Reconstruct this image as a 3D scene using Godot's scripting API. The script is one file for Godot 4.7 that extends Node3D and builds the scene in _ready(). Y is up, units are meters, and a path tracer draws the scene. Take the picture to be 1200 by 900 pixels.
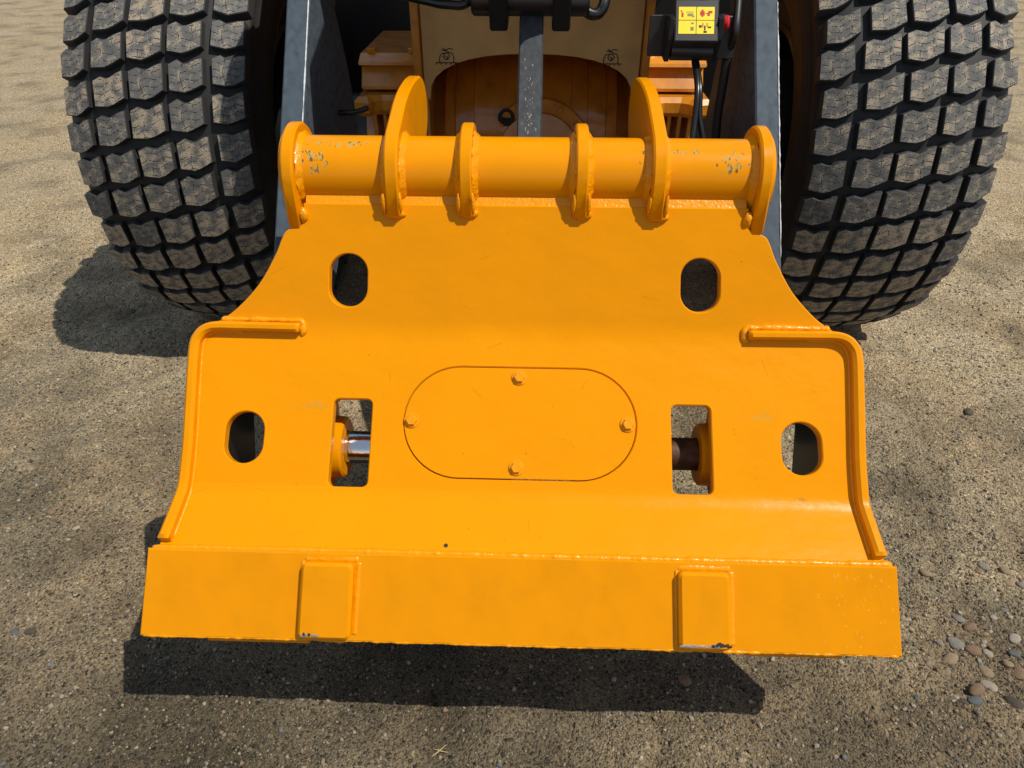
extends Node3D
# A yellow attachment coupler on the arms of a wheel loader, standing on bare packed dirt.

var rng := RandomNumberGenerator.new()
var used := {}
var M := {}
const TAU_ := PI * 2.0

# ------------------------------------------------------------------ setup
func _ready() -> void:
	rng.seed = 4711
	# camera
	var cam := Camera3D.new(); cam.name = "camera"
	cam.position = Vector3(0.0205, 1.5268, 2.9177)
	cam.rotation_degrees = Vector3(-35.0, 1.87, 0.0)
	cam.fov = 55.8; cam.near = 0.05; cam.far = 900.0
	add_child(cam)
	# sky
	var sm := ProceduralSkyMaterial.new()
	sm.sky_top_color = Color(0.43, 0.48, 0.55); sm.sky_horizon_color = Color(0.79, 0.80, 0.80); sm.sky_curve = 0.12
	sm.ground_bottom_color = Color(0.30, 0.27, 0.22); sm.ground_horizon_color = Color(0.55, 0.52, 0.47)
	sm.sky_energy_multiplier = 1.3; sm.ground_energy_multiplier = 1.0
	sm.sun_angle_max = 6.0
	var sky := Sky.new(); sky.sky_material = sm
	var env := Environment.new()
	env.background_mode = Environment.BG_SKY; env.sky = sky
	env.ambient_light_source = Environment.AMBIENT_SOURCE_SKY
	env.tonemap_mode = Environment.TONE_MAPPER_LINEAR
	env.tonemap_exposure = 0.94
	env.sdfgi_enabled = true; env.ssao_enabled = true; env.ssil_enabled = true
	var we := WorldEnvironment.new(); we.name = "world"; we.environment = env; add_child(we)
	# sun: high, from the right and a little in front of the machine
	var sun := DirectionalLight3D.new(); sun.name = "sun"
	sun.basis = Basis.looking_at(-Vector3(0.53, 1.0, 0.24).normalized(), Vector3.UP)
	sun.light_energy = 1.5; sun.light_color = Color(1.0, 0.972, 0.92); sun.light_angular_distance = 0.5; sun.shadow_enabled = true
	add_child(sun)

	make_materials()
	make_ground()
	make_loader()
	make_coupler()
	make_pebbles()

# ------------------------------------------------------------------ naming
func numbered(called: String) -> String:
	if not used.has(called):
		used[called] = 0
		return called
	used[called] += 1
	return "%s_%03d" % [called, used[called]]

func thing(called: String, label: String, category: String, at := Vector3.ZERO, group := "") -> Node3D:
	var o := Node3D.new(); o.name = numbered(called); add_child(o, true); o.position = at
	tag(o, label, category, group)
	return o

func tag(o: Node, label: String, category: String, group := "") -> void:
	o.set_meta("label", label); o.set_meta("category", category)
	if group != "": o.set_meta("group", group)

func put(called: String, mesh: Mesh, mat: Material, parent: Node) -> MeshInstance3D:
	var o := MeshInstance3D.new(); o.name = called; o.mesh = mesh
	o.material_override = mat
	if parent == self: o.name = numbered(called)
	parent.add_child(o, true)
	if parent != self and o.name != called:
		var n := 1
		while parent.has_node("%s_%03d" % [called, n]): n += 1
		o.name = "%s_%03d" % [called, n]
	return o

# ------------------------------------------------------------------ mesh helpers
func start() -> SurfaceTool:
	var st := SurfaceTool.new(); st.begin(Mesh.PRIMITIVE_TRIANGLES); st.set_smooth_group(-1)
	return st

func done(st: SurfaceTool) -> ArrayMesh:
	st.generate_normals()
	return st.commit()

func tri(st: SurfaceTool, a: Vector3, b: Vector3, c: Vector3, out: Vector3, ua := Vector2.ZERO, ub := Vector2.ZERO, uc := Vector2.ZERO) -> void:
	var n := (b - a).cross(c - a)
	if n.length_squared() < 1e-18: return
	if n.dot(out) > 0.0:
		st.set_uv(ua); st.add_vertex(a); st.set_uv(uc); st.add_vertex(c); st.set_uv(ub); st.add_vertex(b)
	else:
		st.set_uv(ua); st.add_vertex(a); st.set_uv(ub); st.add_vertex(b); st.set_uv(uc); st.add_vertex(c)

func quad(st: SurfaceTool, a: Vector3, b: Vector3, c: Vector3, d: Vector3, out: Vector3) -> void:
	tri(st, a, b, c, out); tri(st, a, c, d, out)

func outline_normals(p: PackedVector2Array) -> PackedVector2Array:  # pointing outwards whatever the winding
	var s := 0.0
	for i in p.size():
		s += p[i].cross(p[(i + 1) % p.size()])
	var sg := 1.0 if s > 0 else -1.0
	var r := PackedVector2Array()
	for i in p.size():
		var a := (p[i] - p[(i + p.size() - 1) % p.size()]).normalized()
		var b := (p[(i + 1) % p.size()] - p[i]).normalized()
		var na := Vector2(a.y, -a.x) * sg
		var nb := Vector2(b.y, -b.x) * sg
		var m := na + nb
		if m.length() < 0.2: m = nb
		m = m.normalized()
		r.append(m / maxf(0.5, m.dot(nb)))
	return r

func grown(p: PackedVector2Array, d: float) -> PackedVector2Array:
	var n := outline_normals(p); var r := PackedVector2Array()
	for i in p.size(): r.append(p[i] + n[i] * d)
	return r

func slab(st: SurfaceTool, outline: PackedVector2Array, at: Callable, d0: float, d1: float, bev := 0.0, smooth := false) -> void:
	# a plate with the given outline between the depths d0 and d1; at(p, d) places a point; both faces bevelled
	var inner := grown(outline, -bev) if bev > 0 else outline
	var idx := Geometry2D.triangulate_polygon(inner)
	var mid := (d0 + d1) / 2
	var sgn := signf(d1 - d0)
	for f in 2:
		var d: float = [d0, d1][f]
		st.set_smooth_group(-1)
		for i in range(0, idx.size(), 3):
			var a: Vector3 = at.call(inner[idx[i]], d); var b: Vector3 = at.call(inner[idx[i + 1]], d); var c: Vector3 = at.call(inner[idx[i + 2]], d)
			var o: Vector3 = a - at.call(inner[idx[i]], mid)
			tri(st, a, b, c, o)
	var nn := outline_normals(outline)
	var n := outline.size()
	for i in n:
		var j := (i + 1) % n
		var q0 := outline[i]; var q1 := outline[j]
		var ov: Vector3 = at.call(q0 + nn[i] * 0.01, mid) - at.call(q0, mid) + at.call(q1 + nn[j] * 0.01, mid) - at.call(q1, mid)
		if smooth: st.set_smooth_group(2)
		quad(st, at.call(q0, d0 + bev * sgn), at.call(q1, d0 + bev * sgn), at.call(q1, d1 - bev * sgn), at.call(q0, d1 - bev * sgn), ov)
		if bev > 0:
			if smooth: st.set_smooth_group(3)
			var i0 := inner[i]; var i1 := inner[j]
			var o0: Vector3 = at.call(i0, d0) - at.call(i0, mid)
			quad(st, at.call(i0, d0), at.call(i1, d0), at.call(q1, d0 + bev * sgn), at.call(q0, d0 + bev * sgn), ov.normalized() + o0.normalized())
			o0 = at.call(i0, d1) - at.call(i0, mid)
			if smooth: st.set_smooth_group(4)
			quad(st, at.call(i0, d1), at.call(i1, d1), at.call(q1, d1 - bev * sgn), at.call(q0, d1 - bev * sgn), ov.normalized() + o0.normalized())
	st.set_smooth_group(-1)

func at_x(p: Vector2, d: float) -> Vector3: return Vector3(d, p.y, p.x)     # outline in (z, y), depth along x
func at_y(p: Vector2, d: float) -> Vector3: return Vector3(p.x, d, p.y)     # outline in (x, z), depth along y
func at_z(p: Vector2, d: float) -> Vector3: return Vector3(p.x, p.y, d)     # outline in (x, y), depth along z

func rect(x0: float, y0: float, x1: float, y1: float, r := 0.0, k := 4) -> PackedVector2Array:
	var p := PackedVector2Array()
	if r <= 0.0:
		return PackedVector2Array([Vector2(x0, y0), Vector2(x1, y0), Vector2(x1, y1), Vector2(x0, y1)])
	for c in [[x1 - r, y0 + r, -PI / 2], [x1 - r, y1 - r, 0.0], [x0 + r, y1 - r, PI / 2], [x0 + r, y0 + r, PI]]:
		for i in k + 1:
			var a: float = c[2] + PI / 2 * i / k
			p.append(Vector2(c[0] + r * cos(a), c[1] + r * sin(a)))
	return p

func box(st: SurfaceTool, a: Vector3, b: Vector3, bev := 0.003) -> void:
	slab(st, rect(a.x, a.y, b.x, b.y), at_z, a.z, b.z, minf(bev, (b.z - a.z) * 0.3))

func ring_of(c: Vector3, u: Vector3, v: Vector3, r: float, n: int) -> PackedVector3Array:
	var p := PackedVector3Array()
	for i in n: p.append(c + (u * cos(TAU_ * i / n) + v * sin(TAU_ * i / n)) * r)
	return p

func lathe(st: SurfaceTool, prof: PackedVector2Array, c: Vector3, axis: Vector3, seg := 32, smooth := true) -> void:
	# prof: (along the axis, radius) points
	axis = axis.normalized()
	var u := axis.cross(Vector3.UP if absf(axis.y) < 0.9 else Vector3.RIGHT).normalized()
	var v := axis.cross(u)
	for k in prof.size() - 1:
		if smooth: st.set_smooth_group(5 + k)
		for i in seg:
			var a0 := TAU_ * i / seg; var a1 := TAU_ * (i + 1) / seg
			var d0 := u * cos(a0) + v * sin(a0); var d1 := u * cos(a1) + v * sin(a1)
			var p := prof[k]; var q := prof[k + 1]
			var e := q - p
			var o := (d0 + d1) * e.x - axis * e.y * 2.0
			if o.length() < 1e-9: o = d0
			var A := c + axis * p.x + d0 * p.y; var B := c + axis * p.x + d1 * p.y
			var C := c + axis * q.x + d1 * q.y; var D := c + axis * q.x + d0 * q.y
			if p.y > 1e-6: tri(st, A, B, C, o)
			if q.y > 1e-6: tri(st, A, C, D, o)
			elif p.y > 1e-6: pass
	st.set_smooth_group(-1)

var weld_noise := noise(0.05, 77, 2)

func tube(st: SurfaceTool, path: PackedVector3Array, r: float, seg := 8, wob := 0.0, flat := 1.0, fl_dir := Vector3.ZERO) -> void:
	# a round bar along a path; wob makes the ripples of a weld bead
	st.set_smooth_group(1)
	var rings := []
	var n := path.size()
	var ph := rng.randf() * 10.0
	for i in n:
		var t := (path[mini(i + 1, n - 1)] - path[maxi(i - 1, 0)]).normalized()
		var u := t.cross(Vector3(0.31, 0.9, 0.21)).normalized(); var v := t.cross(u)
		var rr := r
		if wob > 0.0:
			rr *= 1.0 + wob * (0.8 * weld_noise.get_noise_1d(i * 3.3 + ph * 900.0) + 1.0 * weld_noise.get_noise_1d(i * 0.8 + ph * 500.0) + 0.10 * weld_noise.get_noise_1d(i * 11.0 + ph * 300.0))
		if i == 0 or i == n - 1: rr *= 0.55
		rings.append(ring_of(path[i], u, v, rr, seg))
	for i in n - 1:
		for k in seg:
			var k1 := (k + 1) % seg
			var o: Vector3 = rings[i][k] + rings[i][k1] - path[i] * 2.0
			quad(st, rings[i][k], rings[i][k1], rings[i + 1][k1], rings[i + 1][k], o)
	st.set_smooth_group(-1)
	for e in [0, n - 1]:
		var o: Vector3 = (path[0] - path[1]) if e == 0 else (path[n - 1] - path[n - 2])
		for k in range(1, seg - 1): tri(st, rings[e][0], rings[e][k], rings[e][k + 1], o)

func resample(p: PackedVector3Array, step: float) -> PackedVector3Array:
	var r := PackedVector3Array()
	for i in p.size() - 1:
		var l := p[i].distance_to(p[i + 1]); var k := maxi(1, int(l / step))
		for j in k: r.append(p[i].lerp(p[i + 1], float(j) / k))
	r.append(p[p.size() - 1])
	return r

func spline(p: PackedVector3Array, k := 8) -> PackedVector3Array:
	var r := PackedVector3Array()
	for i in p.size() - 1:
		for j in k:
			r.append(p[i].cubic_interpolate(p[i + 1], p[maxi(i - 1, 0)], p[mini(i + 2, p.size() - 1)], float(j) / k))
	r.append(p[p.size() - 1])
	return r

# ------------------------------------------------------------------ materials
func noise(freq: float, s: int, oct := 3, kind := FastNoiseLite.TYPE_SIMPLEX_SMOOTH) -> FastNoiseLite:
	var f := FastNoiseLite.new(); f.noise_type = kind; f.frequency = freq; f.seed = s; f.fractal_octaves = oct
	return f

func noise_tex(freq: float, s: int, ramp: Array, size := 512, oct := 4, kind := FastNoiseLite.TYPE_SIMPLEX_SMOOTH) -> NoiseTexture2D:
	var t := NoiseTexture2D.new(); t.width = size; t.height = size; t.seamless = true; t.noise = noise(freq, s, oct, kind)
	if ramp.size() > 0:
		var g := Gradient.new(); var off := PackedFloat32Array(); var col := PackedColorArray()
		for r in ramp: off.append(r[0]); col.append(r[1])
		g.offsets = off; g.colors = col; t.color_ramp = g
	return t

func mat(called: String, c: Color, rough: float, metal := 0.0) -> StandardMaterial3D:
	var m := StandardMaterial3D.new(); m.resource_name = called; m.albedo_color = c.linear_to_srgb(); m.roughness = rough; m.metallic = metal
	M[called] = m
	return m

func tri_tex(m: StandardMaterial3D, t: Texture2D, scale: float) -> void:
	m.albedo_texture = t; m.uv1_triplanar = true; m.uv1_scale = Vector3.ONE * scale

func bump(m: StandardMaterial3D, t: Texture2D, cm: float, scale := 0.0) -> void:
	m.heightmap_enabled = true; m.heightmap_texture = t; m.heightmap_scale = cm
	if scale > 0.0: m.uv1_triplanar = true; m.uv1_scale = Vector3.ONE * scale

const YELLOW := Color(0.76, 0.275, 0.0)

func make_materials() -> void:
	var w := Color.WHITE
	var peel := noise_tex(0.035, 3, [], 512, 3)
	var m := mat("yellow_paint", YELLOW, 0.30)
	tri_tex(m, noise_tex(0.012, 8, [[0.0, Color(0.93, 0.93, 0.93)], [0.45, Color(0.98, 0.98, 0.98)], [1.0, w]], 512, 5), 1.7)
	bump(m, peel, 0.06)
	m.metallic_specular = 0.22; m.clearcoat_enabled = true; m.clearcoat = 0.06; m.clearcoat_roughness = 0.10
	m = mat("weld_paint", Color(0.76, 0.285, 0.0), 0.32)
	m.metallic_specular = 0.35; m.clearcoat_enabled = true; m.clearcoat = 0.2; m.clearcoat_roughness = 0.15
	bump(m, noise_tex(0.05, 5, [], 256, 3), 0.12, 9.0)
	# the loader's own paint: the same yellow, dustier
	m = mat("loader_paint", Color(0.70, 0.27, 0.012), 0.42)
	tri_tex(m, noise_tex(0.02, 18, [[0.0, Color(0.78, 0.76, 0.72)], [0.55, Color(0.97, 0.96, 0.95)], [1.0, w]], 512, 5), 1.3)
	m.clearcoat_enabled = true; m.clearcoat = 0.9; m.clearcoat_roughness = 0.12
	m = mat("nose_sheen_paint", Color(0.74, 0.46, 0.17), 0.38)  # dust-toned yellow, greyed and lightened to hold sheen and light on the nose
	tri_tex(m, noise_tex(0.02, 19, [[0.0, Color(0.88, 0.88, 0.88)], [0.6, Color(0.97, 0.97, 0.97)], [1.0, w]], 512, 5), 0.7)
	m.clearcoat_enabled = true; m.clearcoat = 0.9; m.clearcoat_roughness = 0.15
	m = mat("grey_paint", Color(0.080, 0.104, 0.130), 0.55)
	m.metallic_specular = 0.22
	tri_tex(m, noise_tex(0.06, 21, [[0.0, Color(0.72, 0.72, 0.74)], [0.5, Color(0.95, 0.95, 0.95)], [0.86, w], [0.9, Color(1, 1, 1)]], 512, 5), 1.1)
	bump(m, peel, 0.05)
	m = mat("worn_grey", Color(0.045, 0.052, 0.060), 0.42)
	tri_tex(m, noise_tex(0.03, 33, [[0.0, Color(0.6, 0.6, 0.6)], [0.55, Color(0.86, 0.86, 0.86)], [0.66, w], [0.70, Color(1, 1, 1)]], 512, 6), 3.0)
	m = mat("scuff", Color(0.22, 0.20, 0.155), 0.6)
	m = mat("edge_wear", Color(0.55, 0.57, 0.6), 0.4)
	mat("black_paint", Color(0.012, 0.013, 0.015), 0.35)
	mat("black_rubber", Color(0.014, 0.014, 0.015), 0.5)
	mat("hose_rubber", Color(0.010, 0.010, 0.011), 0.3)
	mat("dark_plastic", Color(0.018, 0.02, 0.023), 0.45)
	mat("red_plastic", Color(0.55, 0.012, 0.014), 0.35)
	mat("zinc", Color(0.55, 0.55, 0.52), 0.35, 0.9)
	m = mat("chrome", Color(0.72, 0.73, 0.74), 0.14, 1.0)
	bump(m, noise_tex(0.04, 25, [], 256, 3), 0.03, 6.0)
	m = mat("rusty_steel", Color(0.13, 0.058, 0.025), 0.55, 0.35)
	tri_tex(m, noise_tex(0.03, 44, [[0.0, Color(0.45, 0.4, 0.36)], [0.5, Color(0.85, 0.8, 0.75)], [1.0, w]], 256, 5), 5.0)
	mat("bare_steel", Color(0.36, 0.36, 0.35), 0.45, 0.7)
	mat("burnt_black", Color(0.02, 0.016, 0.013), 0.7)
	mat("print_black", Color(0.012, 0.014, 0.02), 0.5)
	# tyre rubber
	m = mat("tyre_wall", Color(0.011, 0.011, 0.0115), 0.65)
	tri_tex(m, noise_tex(0.02, 51, [[0.0, Color(0.6, 0.6, 0.6)], [0.6, Color(0.95, 0.94, 0.92)], [1.0, w]], 256, 4), 2.0)
	for v in 8: tread_material(v)
	# soil and stones
	ground_material()
	m = mat("grain", Color(1, 1, 1), 0.85); m.vertex_color_use_as_albedo = true
	for s in [["stone_tan", Color(0.44, 0.33, 0.215)], ["stone_rust", Color(0.34, 0.225, 0.145)], ["stone_grey", Color(0.34, 0.325, 0.29)], ["stone_blue", Color(0.17, 0.19, 0.205)], ["stone_pale", Color(0.52, 0.47, 0.39)], ["stone_dark", Color(0.12, 0.097, 0.075)]]:
		m = mat(s[0], s[1], 0.75)
		tri_tex(m, noise_tex(0.03, 60, [[0.0, Color(0.6, 0.58, 0.55)], [0.5, Color(0.92, 0.9, 0.88)], [1.0, w]], 256, 5), 12.0)
		bump(m, noise_tex(0.05, 61, [], 256, 4), 0.12)
	m = mat("straw", Color(0.48, 0.36, 0.16), 0.8)

func tread_material(v: int) -> void:
	# flat face of a tread block: zigzag sipes (fine cuts), and dry soil caught in them
	var n := 128; var nh := 144
	var im := Image.create(n, nh, false, Image.FORMAT_RGB8); im.fill(Color(0.030, 0.030, 0.031).linear_to_srgb())
	var hm := Image.create(n, nh, false, Image.FORMAT_RGB8); hm.fill(Color(0.5, 0.5, 0.5))
	var r := RandomNumberGenerator.new(); r.seed = 900 + v
	var dirt: float = [0.20, 0.44, 0.74, 1.05, 0.64, 0.34, 0.54, 0.90][v]
	var nz := noise(0.02, 40 + v, 3); var nf := noise(0.16, 80 + v, 2)
	for y in n:
		for x in n:
			var u := float(x) / n; var w := float(y) / n
			var zig := 0.05 * (absf(fposmod(u * 2.0 + 0.13 * v, 1.0) - 0.5) * 4.0 - 1.0)
			var s := fposmod((w + zig) * (4.6 + 0.15 * (v % 3)) + 0.5 + 0.21 * v, 1.0)
			var cut := absf(s - 0.5) < 0.05 and absf(nf.get_noise_2d(x * 0.3 + 40.0 * v, y * 0.3)) < 0.26
			var vert := absf(u - 0.37 - 0.03 * sin(w * 9.0 + v)) < 0.008 or absf(u - 0.7 + 0.02 * sin(w * 7.0 + v)) < 0.008
			cut = cut or (vert and nf.get_noise_2d(x * 0.25 + 90 + 30.0 * v, y * 0.25) > 0.15)
			var d := nz.get_noise_2d(x, y) * 1.1 + nf.get_noise_2d(x, y) * 0.6 + dirt - 0.40 + r.randf_range(-0.34, 0.34)
			d = clampf(d * 1.5, 0.0, 1.0) * 0.85
			var rub := Color(0.070, 0.071, 0.070).lerp(Color(0.125, 0.122, 0.116), r.randf())
			var soil := Color(0.24, 0.19, 0.13).lerp(Color(0.58, 0.47, 0.33), r.randf())
			if r.randf() < 0.12: soil *= 0.35
			var c := rub.lerp(soil, d)
			if cut: c = c * 0.12
			im.set_pixel(x, y, c.linear_to_srgb())
			var h := 0.5 + 0.25 * d * r.randf() + 0.12 * nf.get_noise_2d(x * 2, y * 2)
			if cut: h = 0.0
			hm.set_pixel(x, y, Color(h, h, h))
	var m := StandardMaterial3D.new(); m.resource_name = "tread_rubber_%d" % v; m.roughness = 0.72
	m.albedo_texture = ImageTexture.create_from_image(im)
	m.heightmap_enabled = true; m.heightmap_texture = ImageTexture.create_from_image(hm); m.heightmap_scale = 0.22
	M["tread%d" % v] = m

func ground_material() -> void:
	# a square of packed soil, 1.1 m: thousands of grains of mixed tone over a mottled base
	var n := 1024
	var im := Image.create(n, n, false, Image.FORMAT_RGBA8); im.fill(Color(0.70, 0.69, 0.67))
	var hm := Image.create(n, n, false, Image.FORMAT_RGBA8); hm.fill(Color(0.45, 0.45, 0.45))
	var r := RandomNumberGenerator.new(); r.seed = 77
	var stamps := []; var hstamps := []
	for size in [2, 3, 4, 5, 7, 9]:
		for k in 7:
			var g := 0.0
			match k:
				0: g = 0.20
				1: g = 0.38
				2: g = 0.55
				3: g = 0.67
				4: g = 0.80
				5: g = 0.93
				6: g = 1.0
			var warm := r.randf_range(-0.03, 0.07)
			var s := Image.create(size, size, false, Image.FORMAT_RGBA8); var h := Image.create(size, size, false, Image.FORMAT_RGBA8)
			for y in size:
				for x in size:
					var q := Vector2((x + 0.5) / size * 2 - 1, (y + 0.5) / size * 2 - 1)
					var a := clampf((1.15 - q.length()) * size * 0.6, 0, 1) * 0.9
					var sh := g * r.randf_range(0.93, 1.07)
					s.set_pixel(x, y, Color(sh + warm, sh + warm * 0.4, sh - warm * 0.6, a))
					var hh := clampf(0.5 + 0.5 * (1 - q.length_squared()) * (0.3 + size * 0.08), 0, 1)
					h.set_pixel(x, y, Color(hh, hh, hh, a))
			stamps.append(s); hstamps.append(h)
	for i in 90000:
		var f := r.randf()
		var si := 0 if f < 0.22 else (1 if f < 0.52 else (2 if f < 0.78 else (3 if f < 0.92 else (4 if f < 0.98 else 5))))
		var k := si * 7 + clampi(int(r.randfn(3.0, 1.35)), 0, 6)
		var p := Vector2i(r.randi_range(0, n - 1), r.randi_range(0, n - 1))
		var s: Image = stamps[k]; var h: Image = hstamps[k]
		var rc := Rect2i(Vector2i.ZERO, s.get_size())
		for o in [Vector2i.ZERO, Vector2i(-n, 0), Vector2i(0, -n)]:
			if o != Vector2i.ZERO and (p.x + rc.size.x <= n if o.x != 0 else p.y + rc.size.y <= n): continue
			im.blend_rect(s, rc, p + o)
			if si > 0: hm.blend_rect(h, rc, p + o)
	var m := StandardMaterial3D.new(); m.resource_name = "packed_soil"; m.roughness = 0.92
	m.vertex_color_use_as_albedo = true
	m.albedo_texture = ImageTexture.create_from_image(im)
	m.heightmap_enabled = true; m.heightmap_texture = ImageTexture.create_from_image(hm); m.heightmap_scale = 1.0
	m.detail_enabled = true; m.detail_blend_mode = BaseMaterial3D.BLEND_MODE_MUL; m.detail_uv_layer = BaseMaterial3D.DETAIL_UV_2
	m.detail_albedo = noise_tex(0.012, 91, [[0.0, Color(0.72, 0.71, 0.69)], [0.45, Color(0.95, 0.94, 0.93)], [1.0, Color(1, 1, 1)]], 512, 6)
	M["soil"] = m

# ------------------------------------------------------------------ ground
var gn: Array = [noise(0.5, 101, 3), noise(2.6, 102, 3), noise(13.0, 103, 3), noise(0.33, 104, 3), noise(1.1, 105, 3), noise(40.0, 106, 2)]

func ground_y(x: float, z: float) -> float:
	var h: float = gn[0].get_noise_2d(x, z) * 0.022 + gn[1].get_noise_2d(x, z) * 0.013
	var rough: float = clampf(0.5 + gn[3].get_noise_2d(x + 40.0, z) * 1.2, 0.15, 1.0)
	h += gn[2].get_noise_2d(x, z) * 0.013 * rough + gn[5].get_noise_2d(x, z) * 0.0050 * rough
	# shallow ruts running across behind the wheels, and a pressed tread mark in the damp soil in front
	h += 0.007 * sin(z * 8.0 + x * 1.3 + 7.0 * gn[4].get_noise_2d(x * 0.6, z)) * smoothstep(0.3, -0.8, z) * (0.5 + gn[3].get_noise_2d(x * 3.0, z * 3.0))
	if z > 1.85 and absf(x) < 0.75:
		var e: float = x - 0.10 - 0.9 * (z - 2.05) * (z - 2.05) + 0.05 * gn[4].get_noise_2d(x * 2, z * 2)
		for q in [0.0, 0.11, 0.19, -0.26]:
			h -= 0.012 * exp(-pow((e - q + 0.03 * sin(z * 21.0 + q * 30.0)) / 0.010, 2.0)) * smoothstep(1.9, 2.05, z)
	# chevron prints of the tyres where the machine has rolled, left and right
	var lane: float = absf(absf(x) - 1.62 - 0.05 * sin(z * 1.3))
	if lane < 0.30 and z < 1.7:
		var bar: float = absf(fposmod((z + lane * 0.5) / 0.115, 1.0) - 0.5) * 2.0
		h += (0.006 * smoothstep(0.35, 0.75, bar) - 0.003) * smoothstep(0.30, 0.24, lane) * clampf(0.35 + gn[4].get_noise_2d(x * 0.8 + 5.0, z * 0.8) * 1.5, 0.0, 1.0)
	# the wheels have pressed the soil flat
	var d := Vector2(absf(x) - 1.145, z).length()
	h *= smoothstep(0.1, 0.6, d)
	return h - 0.004

func dryness(x: float, z: float) -> float:  # 1 where the soil has dried out, 0 where it is damp
	return 0.5 + 0.5 * clampf((0.80 - z) * 0.85 + absf(x) * 0.22 + gn[3].get_noise_2d(x, z) * 1.0 + gn[1].get_noise_2d(x, z) * 0.6 + gn[4].get_noise_2d(x * 0.6, z * 1.7) * 0.45 + gn[2].get_noise_2d(x, z) * 0.25, -1.0, 1.0)

func axis_steps(a: float, b: float, s: float, far: float, grow: float) -> PackedFloat32Array:
	var r := PackedFloat32Array(); var p := a; var d := s; var lo := []
	while p > -far:
		d *= grow; p -= d; lo.append(p)
	lo.reverse()
	for q in lo: r.append(q)
	p = a
	while p < b: r.append(p); p += s
	d = s
	while p < far: r.append(p); d *= grow; p += d
	return r

func make_ground() -> void:
	var xs := axis_steps(-2.3, 2.3, 0.0135, 420.0, 1.10)
	var zs := axis_steps(-0.9, 2.35, 0.0135, 420.0, 1.10)
	var st := SurfaceTool.new(); st.begin(Mesh.PRIMITIVE_TRIANGLES)
	var nx := xs.size(); var nz := zs.size()
	var dry := Color(1.0, 0.83, 0.55); var damp := Color(0.265, 0.222, 0.145)
	for j in nz:
		for i in nx:
			var x := xs[i]; var z := zs[j]
			var far := maxf(absf(x), absf(z)) > 7.0
			var y: float = (-0.004 + gn[0].get_noise_2d(x, z) * 0.02) if far else ground_y(x, z)
			# the soil dries out away from the damp place in front
			var q := dryness(x, z)
			var c := damp.lerp(dry, q)
			var rust: float = clampf(gn[4].get_noise_2d(x + 9, z - 7) * 1.6, 0.0, 0.35)
			c = c.lerp(Color(c.r * 1.06, c.g * 0.92, c.b * 0.78), rust)
			var pw := exp(-pow((x + 0.74 - 0.25 * (z - 2.0)) / 0.36, 2.0) - pow((z - 2.06) / 0.24, 2.0))
			c = c.lerp(Color(0.17, 0.135, 0.075), clampf(pw * 1.6 - 0.35, 0.0, 1.0) * 0.8)
			st.set_color(c); st.set_uv(Vector2(x, z) / 1.1); st.set_uv2(Vector2(x * 0.31 + z * 0.11, z * 0.31 - x * 0.11))
			st.add_vertex(Vector3(x, y, z))
	for j in nz - 1:
		for i in nx - 1:
			var a := j * nx + i
			st.add_index(a); st.add_index(a + 1); st.add_index(a + nx)
			st.add_index(a + 1); st.add_index(a + nx + 1); st.add_index(a + nx)
	st.generate_normals()
	var g := put("ground", st.commit(), M.soil, self)
	g.set_meta("kind", "structure"); g.set_meta("label", "bare packed brown dirt yard with dry and damp patches"); g.set_meta("category", "ground")

func stone_mesh(s: int, flat: float) -> ArrayMesh:
	var r := RandomNumberGenerator.new(); r.seed = s
	var sp := SphereMesh.new(); sp.radial_segments = 10; sp.rings = 5; sp.radius = 0.5; sp.height = 1.0
	var arr := sp.get_mesh_arrays(); var v: PackedVector3Array = arr[Mesh.ARRAY_VERTEX]; var idx: PackedInt32Array = arr[Mesh.ARRAY_INDEX]
	var nz := noise(1.1, s, 2); var st := start(); st.set_smooth_group(1)
	for i in idx:
		var p := v[i]
		var k := 1.0 + 0.42 * nz.get_noise_3d(p.x, p.y, p.z)
		p = Vector3(p.x * k, p.y * k * flat, p.z * k * 0.72)
		st.add_vertex(p)
	return done(st)

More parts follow.
